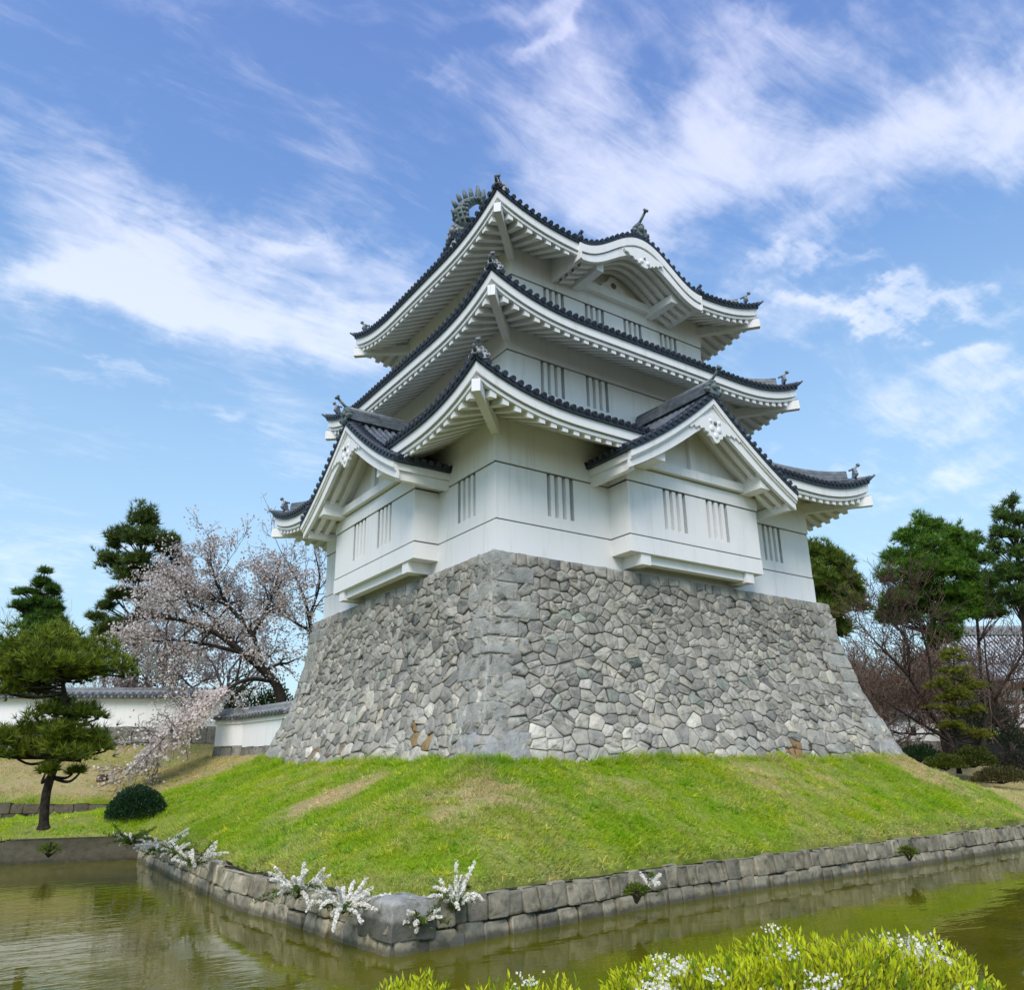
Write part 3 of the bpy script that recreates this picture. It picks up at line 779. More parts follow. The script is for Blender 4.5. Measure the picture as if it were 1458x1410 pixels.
    for s2 in (-1, 1):                # cheeks that close the curve against the straight eaves
        u = c+s2*hw
        for d0, d1 in ((0.1, 0.6), (0.6, 1.2), (1.2, O)):
            mb.face([sd.P(u, d0, rf.ze-0.62), sd.P(u, d1, rf.ze-0.62), sd.P(u, d1, rf.S(sd, u, d1)+0.2), sd.P(u, d0, rf.S(sd, u, d0)+0.2)], 0)
            mb.face([sd.P(u, d0, rf.ze-0.6), sd.P(u, d1, rf.ze-0.6), sd.P(u-s2*0.25, d1, zs(u-s2*0.25)), sd.P(u-s2*0.25, d0, zs(u-s2*0.25))], 0)
    mb.build('curved_soffit', ['plaster'], r3)
    mb = MB(sd.P); mb.box(c-2.75, c+2.75, O-0.28, O-0.02, 11.40, 11.74, 0); mb.build('tie_beam', ['plaster'], r3)
    for s2 in (-1, 1):
        mb = MB(sd.P); u = c+s2*1.85; mb.box(u-0.16, u+0.16, 0.30, O-0.0, 11.28, 11.60, 0)
        mb.build('bracket', ['plaster'], r3)
    mb = MB(); mb.T = lambda a, b_, z: sd.P(c-0.1+a, O-0.24+b_, z)
    hh = [(0.0, 0.62), (0.16, 0.58), (0.24, 0.42), (0.36, 0.30), (0.52, 0.22), (0.62, 0.04), (0.60, 0.0), (0.16, 0.0)]
    plate([(x, 11.745+z) for x, z in hh]+[(-x, 11.745+z) for x, z in hh[::-1][:-1]], 0.14, 0.0)
    mb.tube([(0, -0.02, 11.98), (0, 0.05, 11.98)], 0.13, 10, True, 1)
    mb.build('frog_leg_strut', ['plaster', 'groove'], r3)
    mb = MB(); zz_ = rf.ze+ht+0.25
    mb.T = sd.P
    for k, wd in enumerate((0.36, 0.30)): mb.box(c-wd/2, c+wd/2, 0.1, 3.0, zz_+0.13*k-0.06, zz_+0.13*k+0.05, 0)
    mb.tube([(c, 0.05, zz_+0.24), (c, 3.0, zz_+0.30)], 0.09, 8, True, 0)
    mb.T = None
    q = sd.P(c, 0.02, zz_+0.12); ogre(mb, q, (0, -1, 0), 1.05, True, 1)
    mb.build('curved_gable_ridge', ['tile', 'bronze_green'], r3)
    for s2 in (-1, 1):               # small end tiles where the curve meets the straight eave
        mb = MB(); q = sd.P(c+s2*(hw+0.02), 0.0, rf.ze+0.22); mb.ball(q, (0.12, 0.12, 0.14), 8, 6, 0)
        mb.tube([np.array(q)+(0, 0.2, 0.05), np.array(q)+(0, -0.12, 0.22)], [0.07, 0.07], 8, True, 0)
        mb.build('small_end_tile', ['tile_edge'], r3)
top_roof()

# -- dormer bays on the lower storey
def bay(k, c, hb, hr):
    sd = Side((0, LX, 0, LY), k); P = sd.O                  # (u, outwards, z)
    PR = 0.84; FR = 1.95
    ua, ub = c-hb, c+hb
    fs = Side((0, LX, 0, LY), k); fs.o = fs.o-fs.N*PR       # the front face lies PR before the wall
    mb = MB(fs.P)
    wins = [(c-1.47, c-0.48, 1.35, H2-g_), (c+0.46, c+1.46, 1.35, H2-g_)]
    wall_face(mb, fs, ua, ub, [(0.47, H1, 0.012), (H1, H2, 0.0), (H2, 3.12, 0.03)], wins)
    mb.T = P
    for u, s2 in ((ua, -1), (ub, 1)):                       # cheeks
        for z0, z1, pr in ((0.47, H1-0.045, 0.012), (H1-0.045, H1, -0.02), (H1, H2-0.045, 0.0), (H2-0.045, H2, -0.02), (H2, 3.4, 0.03)):
            mb.face([(u+s2*pr, 0.0, z0), (u+s2*pr, PR+pr, z0), (u+s2*pr, PR+pr, z1), (u+s2*pr, 0.0, z1)], 0 if z1-z0 > 0.1 else 1)
    mb.face([(ua-0.012, 0, 0.47), (ub+0.012, 0, 0.47), (ub+0.012, PR+0.012, 0.47), (ua-0.012, PR+0.012, 0.47)], 0)
    mb.face([(ua-0.03, 0, 3.12), (ub+0.03, 0, 3.12), (ub+0.03, PR+0.03, 3.12), (ua-0.03, PR+0.03, 3.12)], 0)
    n = 24; us = np.linspace(c-hr+0.3, c+hr-0.3, n+1)       # infill of the gable
    for a, b_ in zip(us, us[1:]):
        mb.face([(a, PR-0.1, 2.9), (b_, PR-0.1, 2.9), (b_, PR-0.1, bay_z(b_-c, hr)-0.05), (a, PR-0.1, bay_z(a-c, hr)-0.05)], 0)
    by = mb.build('bay', ['plaster', 'groove'], castle)
    for (u0, u1, z0, z1) in wins: window(fs, u0, u1, z0, z1, by)
    mb = MB(P); mb.box(c-2.45, c+2.45, PR-0.1, PR+0.20, 3.18, 3.46, 0); mb.build('tie_beam', ['plaster'], by)
    mb = MB(P); mb.box(c-0.13, c+0.13, PR-0.11, PR+0.03, 3.46, 5.0, 0); mb.build('gable_post', ['plaster'], by)
    for s2 in (-1, 1):
        mb = MB(P); u = c+s2*2.42; mb.box(u-0.24, u+0.24, 0.3, 1.73, 3.12, 3.66, 0); mb.build('purlin', ['plaster'], by)
        mb = MB(P); u = c+s2*(hb-0.62); mb.box(u-0.19, u+0.19, 0, PR-0.04, 0.13, 0.466, 0); mb.build('corbel', ['plaster'], by)
    mb = MB(P); mb.box(c-hb+0.82, c+hb-0.82, PR-0.44, PR-0.16, 0.20, 0.464, 0); mb.build('sill_beam', ['plaster'], by)
    # roof of the bay
    back = 1.75
    mb = MB(P); n = 22; ds = np.linspace(-hr-0.06, hr+0.06, 2*n+1)
    zt_ = lambda dx: bay_z(dx, hr)+0.12
    for a, b_ in zip(ds, ds[1:]):
        mb.face([(c+a, FR, zt_(a)), (c+b_, FR, zt_(b_)), (c+b_, -back, zt_(b_)), (c+a, -back, zt_(a))], 0)
    m_ = int((FR+back)/PITCH_T)
    for j in range(m_):                                     # cover-tile rows, from the eave to the ridge
        o = FR-0.17-j*PITCH_T
        for s2 in (-1, 1):
            if o > -0.02: dd = np.linspace(hr+0.08, 0.05, 14)
            else:
                lim = next((x for x in np.arange(hr, 0, -0.05) if bay_z(x, hr)+0.1 > roof1.ze+0.12+roof1.prof(1.75-o)-0.25), 0.3)
                dd = np.linspace(lim, 0.05, 12)
            roll(mb, [P(c+s2*x, o, zt_(x)+0.02) for x in dd] if False else [np.array((c+s2*x, o, zt_(x)+0.02)) for x in dd], 0.075, 0.085)
    gd = np.arange(0.12, hr, PITCH_T*0.92)                  # verge: short rows ending in discs over the bargeboard
    for s2 in (-1, 1):
        for x in gd: mb.tube([(c+s2*x, FR+0.07, zt_(x)+0.06), (c+s2*x, FR-0.42, zt_(x)+0.06)], 0.085, 8, True, 1)
        for x, y in zip(np.linspace(0, hr+0.05, 24), np.linspace(0, hr+0.05, 24)[1:]):
            q = [(c+s2*x, FR+0.03, bay_z(x, hr)+0.002), (c+s2*y, FR+0.03, bay_z(y, hr)+0.002), (c+s2*y, FR-0.3, bay_z(y, hr)+0.002), (c+s2*x, FR-0.3, bay_z(x, hr)+0.002)]
            mb.hexa(q+[(a, b_, z+0.14) for a, b_, z in q], 1)
        u = c+s2*(hr+0.03); mb.box(u-0.05, u+0.05, 0.0, FR, BZ0+0.005, BZ0+0.15, 1)
    gr = mb.build('gable_roof', ['tile', 'tile_edge'], by)
    for s2 in (-1, 1):                                      # bargeboards, outer rim and recessed inner band
        mb = MB(P); xs = np.linspace(0, hr, 25)
        def band(o0, o1, top, bot, mi=0):
            for x, y in zip(xs, xs[1:]):
                q = [(c+s2*x, o0, bay_z(x, hr)+bot(x)), (c+s2*y, o0, bay_z(y, hr)+bot(y)), (c+s2*y, o1, bay_z(y, hr)+bot(y)), (c+s2*x, o1, bay_z(x, hr)+bot(x))]
                t4 = [(c+s2*x, o0, bay_z(x, hr)+top(x)), (c+s2*y, o0, bay_z(y, hr)+top(y)), (c+s2*y, o1, bay_z(y, hr)+top(y)), (c+s2*x, o1, bay_z(x, hr)+top(x))]
                mb.hexa(q+t4, mi)
        band(FR-0.14, FR, lambda x: 0.0, lambda x: -0.20)
        band(FR-0.17, FR-0.045, lambda x: -0.20, lambda x: -0.27)
        band(FR-0.20, FR-0.10, lambda x: -0.27, lambda x: -0.68+0.18*(x/hr)-0.10*max(0, 1-x/0.9))
        mb.build('bargeboard', ['plaster'], by)
        mb = MB(P); u = c+s2*(hr-0.10)                      # eave board along the side of the bay
        mb.box(u-0.07, u+0.07, 0.0, FR-0.15, BZ0-0.22, BZ0-0.004, 0); u = c+s2*(hr-0.19); mb.box(u-0.09, u+0.09, 0.0, FR-0.22, BZ0-0.50, BZ0-0.23, 0)
        mb.build('eave_board', ['plaster'], by)
    mb = MB(P)                                              # soffit and the ribs below it
    for x, y in zip(ds, ds[1:]):
        if abs(x) > hr-0.1 or abs(y) > hr-0.1: continue
        mb.face([(c+x, FR-0.2, bay_z(x, hr)-0.30), (c+x, 0, bay_z(x, hr)-0.30), (c+y, 0, bay_z(y, hr)-0.30), (c+y, FR-0.2, bay_z(y, hr)-0.30)], 0)
    for s2 in (-1, 1):
        for o in (1.46, 1.10):
            Q = np.linspace(0, hr-0.15, 14)
            for x, y in zip(Q, Q[1:]): mb.beam((c+s2*x, o, bay_z(x, hr)-0.40), (c+s2*y, o, bay_z(y, hr)-0.40), 0.17, 0.2, 0)
    mb.build('soffit', ['plaster'], by)
    mb = MB(P); yb = FR-0.10                                # carved pendant under the apex
    half_ = [(0.0, -1.55), (0.10, -1.50), (0.20, -1.36), (0.30, -1.34), (0.33, -1.22), (0.46, -1.22), (0.50, -1.12), (0.66, -1.18), (0.72, -1.10), (0.90, -1.20), (0.95, -1.12), (1.12, -1.26), (1.20, -1.16), (1.0, -0.95), (0.4, -0.70), (0, -0.55)]
    pts = [(x, z) for x, z in half_]+[(-x, z) for x, z in half_[::-1][1:-1]]
    a = mb.pts([(c+x, yb+0.06, BZ1+z) for x, z in pts]); b_ = mb.pts([(c+x, yb-0.04, BZ1+z) for x, z in pts]); n = len(pts)
    mb.f.append(tuple(range(a, a+n))); mb.m.append(0); mb.sm.append(False); mb.f.append(tuple(range(b_, b_+n))[::-1]); mb.m.append(0); mb.sm.append(False)
    for j in range(n): mb.f.append((a+(j+1) % n, a+j, b_+j, b_+(j+1) % n)); mb.m.append(0); mb.sm.append(False)
    mb.ball((c, yb+0.07, BZ1-0.88), (0.075, 0.05, 0.075), 8, 6, 1)
    for x, z, r in ((-0.17, -1.08, 0.12), (0.17, -1.08, 0.12), (0, -1.3, 0.11), (-0.2, -0.82, 0.08), (0.2, -0.82, 0.08)): mb.ball((c+x, yb+0.05, BZ1+z), (r, 0.05, r), 8, 6, 0)
    mb.build('gable_pendant', ['plaster', 'groove'], by)
    mb = MB(P); zr = BZ1+0.16
    for j, wd in enumerate((0.44, 0.38, 0.33, 0.29)):
        mb.box(c-wd/2, c+wd/2, -1.45, FR-0.08, zr+0.10*j, zr+0.10*j+0.075, 0)
        mb.box(c-wd/2+0.04, c+wd/2-0.04, -1.45, FR-0.10, zr+0.10*j+0.075, zr+0.10*j+0.10, 1)
    mb.tube([(c, -1.45, zr+0.44), (c, FR, zr+0.44)], 0.10, 10, True, 0)
    mb.build('gable_ridge', ['tile', 'tile_pale'], by)
    mb = MB(); q = np.array(P(c, FR+0.02, zr+0.12)); out = -np.array((*sd.N, 0)); ogre(mb, q, out, 0.95, True)
    mb.build('ridge_end_tile', ['bronze_green'], by)
for bb in BAYS: bay(*bb)

# ------------------------------------------------------------------ the stone rampart under the tower
from mathutils import noise as mnoise
import bmesh
_bz = np.array([-6.6, -5.35, -4.6, -4.0, -3.3, -2.9, -2.0, -1.4, 0.0, 0.3]); _bb = np.array([2.1, 1.60, 1.32, 1.10, 0.88, 0.74, 0.56, 0.45, 0.30, 0.30])
def batter(z): return float(np.interp(z, _bz, _bb))
GREY = np.array([(0.385, 0.37, 0.33), (0.30, 0.29, 0.26), (0.44, 0.42, 0.375), (0.345, 0.335, 0.305), (0.24, 0.235, 0.22), (0.41, 0.385, 0.33), (0.49, 0.47, 0.425), (0.31, 0.31, 0.28)])
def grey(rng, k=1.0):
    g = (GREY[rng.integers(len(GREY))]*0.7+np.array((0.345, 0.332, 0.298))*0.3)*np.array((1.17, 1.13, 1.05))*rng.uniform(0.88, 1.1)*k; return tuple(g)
def rough_block(name, P8, col, parent, rng, bevel=0.07, rough=0.035, mat='stone', loc=None):
    """a block with worn arrises and a hewn surface, from eight corners."""
    bm = bmesh.new(); vs = [bm.verts.new(p) for p in P8]
    for q in ((3, 2, 1, 0), (4, 5, 6, 7), (0, 1, 5, 4), (1, 2, 6, 5), (2, 3, 7, 6), (3, 0, 4, 7)): bm.faces.new([vs[i] for i in q])
    bm.normal_update(); bmesh.ops.recalc_face_normals(bm, faces=bm.faces[:])
    bmesh.ops.bevel(bm, geom=bm.edges[:], offset=bevel, segments=3, profile=0.55, affect='EDGES', clamp_overlap=True)
    for _ in range(2): bmesh.ops.subdivide_edges(bm, edges=[e for e in bm.edges if e.calc_length() > 0.14], cuts=1, use_grid_fill=True)
    bmesh.ops.triangulate(bm, faces=[f for f in bm.faces if len(f.verts) > 4])
    off = Vector(rng.uniform(0, 50, 3)); bm.normal_update()
    for v in bm.verts:
        v.co += v.normal*(mnoise.noise(v.co*2.2+off)*rough+mnoise.noise(v.co*6+off)*rough*0.45)
    for f in bm.faces: f.smooth = True
    me = bpy.data.meshes.new(name); o0 = Vector(origin_of(parent, loc))
    for v in bm.verts: v.co -= o0
    bm.to_mesh(me); bm.free()
    ca = me.color_attributes.new('Col', 'FLOAT_COLOR', 'POINT'); a = np.ones((len(me.vertices), 4), np.float32); a[:, :3] = col; ca.data.foreach_set('color', a.ravel())
    return link(name, me, mat, parent, loc)

def rampart():
    rng = np.random.default_rng(5); rect = (0, LX, 0, LY)
    root = empty('stone_rampart', (LX/2, LY/2, -5.4), 'tall battered rampart of grey dry-laid stones with large corner stones, under the white tower', 'rampart')
    mb = MB()
    for k in range(4):                                       # dark packing behind the stones, and the top
        sd = Side(rect, k); zs = np.linspace(-6.6, 0, 14)
        for a, b_ in zip(zs, zs[1:]):
            P = []
            for z, e in ((a, 0), (a, 1), (b_, 1), (b_, 0)):
                bt = batter(z)-0.05; P.append(sd.O(-bt if not e else sd.L+bt, bt, z))
            mb.face(P, 0)
        mb.face([sd.O(-0.28, 0.28, -0.015), sd.O(sd.L+0.28, 0.28, -0.015), sd.O(sd.L-0.2, -0.2, -0.015), sd.O(0.2, -0.2, -0.015)], 0)
    mb.build('packing', ['mortar'], root)
    for k in range(4):
        sd = Side(rect, k); Wd = sd.L+2.0; mb = MB(); seeds = []
        z = -0.19; row = 0
        while z > -6.3:
            t_ = -z/6.0; h = (0.34 if row == 0 else rng.uniform(0.23, 0.32)+0.05*t_); u = rng.uniform(-0.3, 0.1)
            while u < Wd+0.3:
                wdt = rng.uniform(0.32, 0.52) if row < 2 else rng.choice([rng.uniform(0.20, 0.33), rng.uniform(0.32, 0.48), rng.uniform(0.50, 0.80)], p=[0.42, 0.45, 0.13])
                u += wdt/2; j = 0.03 if row == 0 else 0.13
                seeds.append((u+rng.normal()*j, z-h/2+0.19+rng.normal()*(0.0 if row == 0 else 0.09))); u += wdt/2
            z -= h; row += 1
        seeds = [q for q in seeds if q[1] > -0.3 or rng.random() > 0.15]          # uneven sizes
        seeds += [(rng.uniform(0, Wd), rng.uniform(-6.1, -0.5)) for _ in range(int(len(seeds)*0.16))]
        bounds = [(0, -6.2), (Wd, -6.2), (Wd, 0.0), (0, 0.0)]
        def place(u, z, out, sd=sd, Wd=Wd):
            bt = batter(z); s_ = u/Wd
            return sd.O(-bt+s_*(sd.L+2*bt), bt+out-0.03, z+0.15*max(out, 0))
        AZ_ = 1.3                        # stones lie flat: measure distances taller than they are
        sc = [(q[0], q[1]*AZ_) for q in seeds]; bz = [(q[0], q[1]*AZ_) for q in bounds]
        for _ in range(1):
            cs = voronoi(sc, bz); cm = np.array([np.mean(c, 0) for c in cs]); sc = [tuple(np.array(q)*0.6+0.4*cm[int(np.argmin(((cm-np.array(q))**2).sum(1)))]) for q in sc]
        for c in [[(p[0], p[1]/AZ_) for p in c] for c in voronoi(sc, bz)]:
            cx, cz = np.mean(c, 0); col = np.array(grey(rng))
            lo = np.clip((-cz-1.5)/4, 0, 1); col = col*(0.86+0.18*lo)
            if rng.random() < 0.22*lo: col = col*np.array((1.32, 1.30, 1.26))         # pale new stones lower down
            if rng.random() < 0.07: col = col*np.array((0.62, 0.64, 0.66))
            if rng.random() < 0.025: col = col*np.array((0.90, 0.99, 0.97))
            X, Y, Z = place(cx, cz, 0)
            if k == 3 and cz < -4.3 and 0.3 < Y < 2.3 and rng.random() < 0.28: col = np.array((0.34, 0.23, 0.10))*rng.uniform(0.8, 1.2)
            if (k == 0 and cz < -4.9 and 9.4 < X < 10.2): col = np.array((0.30, 0.19, 0.09))
            if k == 3 and cz < -4.8 and 6.5 < Y < 9 and rng.random() < 0.3: col = np.array((0.33, 0.25, 0.18))
            stone(mb, c, place, rng, tuple(col), gap=rng.uniform(0.003, 0.010), bulge=rng.uniform(0.02, 0.055), edge=rng.uniform(0.02, 0.045))
        mb.build('stone_face', ['stone'], root, colors=True)
    levels = [0.0, -0.42, -0.88, -1.36, -1.84, -2.34, -2.82, -3.46, -4.04, -4.64, -5.75]
    for k in range(4):
        sA = Side(rect, k); sB = Side(rect, (k+3) % 4); x, y = sA.o; NA, UA = sA.N, sA.U
        for i, (z1, z0) in enumerate(zip(levels, levels[1:])):
            big = i == len(levels)-2
            la, lb = (1.30, 0.72) if i % 2 else (0.78, 1.22)
            la *= rng.uniform(0.88, 1.12); lb *= rng.uniform(0.88, 1.12)
            if i == 0: la, lb = 0.62, 0.75
            if big: la, lb = 1.55, 1.25
            P = []
            for z in (z0+0.012, z1-0.012):
                bt = batter(z)+(0.022 if not big else 0.03); c0 = np.array((x, y))-NA*bt-UA*bt
                for a, b_ in ((0, 0), (la, 0), (la, 0.5), (0, 0)):
                    pass
                q = [c0, c0+UA*la, c0+UA*la+NA*lb, c0+NA*lb]
                jt = rng.normal(size=(4, 2))*0.018
                P += [(*(p+j), z) for p, j in zip(q, jt)]
            col = np.array((0.44, 0.425, 0.365) if i > 1 else (0.40, 0.39, 0.35))*rng.uniform(0.78, 1.0)
            if big: col = np.array((0.38, 0.37, 0.34))
            rough_block('corner_stone', P, tuple(col), root, rng, 0.04 if not big else 0.20, 0.06 if not big else 0.09)
rampart()

# ------------------------------------------------------------------ ground, moat
WZ = -8.0
EDGE = np.array([(60.0, -2.6), (30.0, -4.05), (15.75, -4.67), (0.24, -5.29), (-5.87, -6.11), (-6.42, -0.32), (-6.19, 9.83), (-9.68, 11.15), (-22, 15.7), (-60, 30)])
LAND = np.concatenate([EDGE, [(-60, 400), (600, 400), (600, -2.6)]])
FH = np.array([math.sin(YAW), math.cos(YAW)])
def pip(x, y, poly):
    ins = np.zeros(x.shape, bool); n = len(poly)
    for i in range(n):
        (x0, y0), (x1, y1) = poly[i], poly[(i+1) % n]
        c = ((y0 > y) != (y1 > y)) & (x < (x1-x0)*(y-y0)/((y1-y0) if y1 != y0 else 1e-9)+x0)
        ins ^= c
    return ins
def dpoly(x, y, pts):
    best = np.full(x.shape, 1e9)
    for (x0, y0), (x1, y1) in zip(pts, pts[1:]):
        dx, dy = x1-x0, y1-y0; t_ = np.clip(((x-x0)*dx+(y-y0)*dy)/(dx*dx+dy*dy), 0, 1)
        best = np.minimum(best, np.hypot(x-x0-t_*dx, y-y0-t_*dy))
    return best
def smooth(a, b_, x): t_ = np.clip((x-a)/(b_-a), 0, 1); return t_*t_*(3-2*t_)
LW0, LW1 = np.array((-5.2, 15.4)), np.array((-9.48, 18.09))     # line of the low stone wall
LWD = (LW1-LW0)/np.linalg.norm(LW1-LW0); LWN = np.array((-LWD[1], LWD[0])); LWN = LWN if LWN[1] > 0 else -LWN
_rs = np.random.RandomState(3); _ph = _rs.uniform(0, 6.28, (14, 3)); _fr = _rs.normal(size=(14, 2))
def wav(x, y, s_):                  # a smooth pseudo-noise of the ground, -1..1
    r = 0
    for i in range(14): r = r+np.sin((_fr[i, 0]*x+_fr[i, 1]*y)*s_*(0.6+0.14*i)+_ph[i, 0])/(1+0.10*i)
    return r/4.2
def bank_s(x, y): return (x-LW0[0])*LWN[0]+(y-LW0[1])*LWN[1]
def embank(x, y):                   # height of the embankment on the left, and where it lies
    s_ = bank_s(x, y); a = (x-LW0[0])*LWD[0]+(y-LW0[1])*LWD[1]
    z = -6.85+2.6*np.clip(s_/8.0, 0, 1)**0.9
    return np.where(s_ > 0.0, z-np.clip(-a-0.5, 0, 9)*0.16, -99.0)
def ground_z(x, y):
    x = np.asarray(x, float); y = np.asarray(y, float)
    d1_, d2_ = dpoly(x, y, EDGE[:5]), dpoly(x, y, EDGE[4:]); h_ = np.clip(0.5+0.5*(d1_-d2_)/2.2, 0, 1)
    de = np.maximum(d1_+(d2_-d1_)*h_-2.2*h_*(1-h_), 0)
    dx = np.maximum(np.maximum(-1.5-x, x-LX-1.5), 0); dy = np.maximum(np.maximum(-1.5-y, y-LY-1.5), 0); dr = np.hypot(dx, dy)
    w_ = de/(de+dr+1e-6)
    z = -7.42+2.12*w_**0.86
    z = np.where(y > 9, np.minimum(z, -7.42+2.12*np.exp(-np.maximum(dr-0.3, 0)/4.2)*np.clip(de/2.5, 0, 1)), z)
    dep = (x-CAM[0])*FH[0]+(y-CAM[1])*FH[1]
    z = np.maximum(z, np.where(x > 14, -7.2+np.clip((dep-30)*0.085, 0, 1.6), -99))
    e = embank(x, y); k_ = 0.35; hh = np.clip(0.5+0.5*(e-z)/k_, 0, 1)
    z = np.where(e > -50, np.where(hh <= 0, z, z+(e-z)*hh+k_*hh*(1-hh)), z)
    ds_ = dpoly(x, y, np.array([(-1.85, 18.6), (-1.15, 17.0), (-0.72, 13.0)])); zb_ = -4.98-0.46*np.maximum(ds_-0.5, 0)
    k_ = 0.5; hh = np.clip(0.5+0.5*(zb_-z)/k_, 0, 1); z = np.where(hh <= 0, z, z+(zb_-z)*hh+k_*hh*(1-hh))
    z = z+0.05*wav(x, y, 0.9)*np.clip(de/1.5, 0, 1)+0.02*wav(y, x, 3.0)*np.clip(de, 0, 1)
    return z
def ong(px, py, z=0):               # where a line of sight meets the ground
    for t_ in np.arange(9, 70, 0.05):
        p = at(px, py, t_)
        if p[2] < float(ground_z(p[0], p[1])): return p
    return at(px, py, 40)
def near_bank(x, y): return (x-CAM[0])*FH[0]+(y-CAM[1])*FH[1]
DRY = [(ong(492, 1124), 0.85, 1.8), (ong(462, 1140), 0.75, 1.7), (ong(440, 1148), 0.5, 1.2), (ong(640, 1135), 0.7, 0.7), (ong(690, 1122), 0.7, 0.7), (ong(630, 1170), 0.4, 0.5), (ong(745, 1140), 0.8, 0.5),
       (ong(860, 1110), 1.0, 0.5), (ong(1160, 1100), 1.2, 0.75), (ong(1080, 1105), 0.9, 0.6), (ong(1315, 1098), 1.1, 1.5), (ong(1362, 1110), 1.2, 1.7), (ong(1410, 1126), 1.3, 1.7), (ong(1452, 1142), 1.3, 1.6), (np.array((19.5, -0.5, 0)), 2.0, 0.9), (ong(560, 1285), 0.6, 0.4)]
def dryness(x, y):
    d = 0.12+0.20*wav(x, y, 1.0)+0.16*wav(y, x, 2.7)+0.2*wav(x, y, 6.1)
    nb_ = np.clip(0.75+0.5*wav(x, y, 4.3)+0.45*wav(y, x, 9.0), 0.1, 1.3)
    for c, r, a in DRY: d = d+a*np.exp(-((x-c[0])**2+(y-c[1])**2)/(r*r))*nb_
    d = d+0.5*np.exp(-dpoly(x, y, EDGE)/0.40)
    s_ = bank_s(x, y); d = d+0.75*smooth(0.3, 1.6, s_)*smooth(5.5, 3.0, (x-LW0[0])*(-LWD[0]))
    d = d+0.8*smooth(19, 24, x)
    return np.clip(d, 0, 1)
def make_ground():
    def axis(lo, a, b_, hi, fine):
        mid = np.arange(a, b_+1e-6, fine); g = [];
        st = fine; v = a
        while v > lo: st *= 1.22; v -= st; g.append(v)
        h = []; st = fine; v = b_
        while v < hi: st *= 1.22; v += st; h.append(v)
        return np.array(g[::-1]+list(mid)+h)
    xs = axis(-260, -16, 30, 520, 0.22); ys = axis(-160, -24, 26, 620, 0.22)
    X, Y = np.meshgrid(xs, ys); de = dpoly(X, Y, EDGE)
    land = pip(X, Y, LAND) & (de > 0.30); nb = near_bank(X, Y) < 4.9
    Z = np.where(land, ground_z(X, Y), np.where(nb, -7.15+0.04*wav(X, Y, 2.0), -9.6))
    nx, ny = len(xs), len(ys); idx = np.arange(nx*ny).reshape(ny, nx)
    F = np.stack([idx[:-1, :-1], idx[:-1, 1:], idx[1:, 1:], idx[1:, :-1]], -1).reshape(-1, 4)
    dr_ = dryness(X, Y)[..., None]
    C = np.array((0.16, 0.24, 0.012))*(1-dr_)+np.array((0.36, 0.285, 0.13))*dr_
    s_ = bank_s(X, Y)[..., None]
    C = np.where(nb[..., None], np.array((0.06, 0.055, 0.02)), C)
    o = fast('ground', np.stack([X, Y, Z], -1).reshape(-1, 3), F, C.reshape(-1, 3), 'soil', smooth=True); tag(o, kind='structure')
    mb = MB(); mb.face([(-260, -160, WZ), (520, -160, WZ), (520, 620, WZ), (-260, 620, WZ)]); o = mb.build('moat_water', ['water']); tag(o, kind='structure')
make_ground()

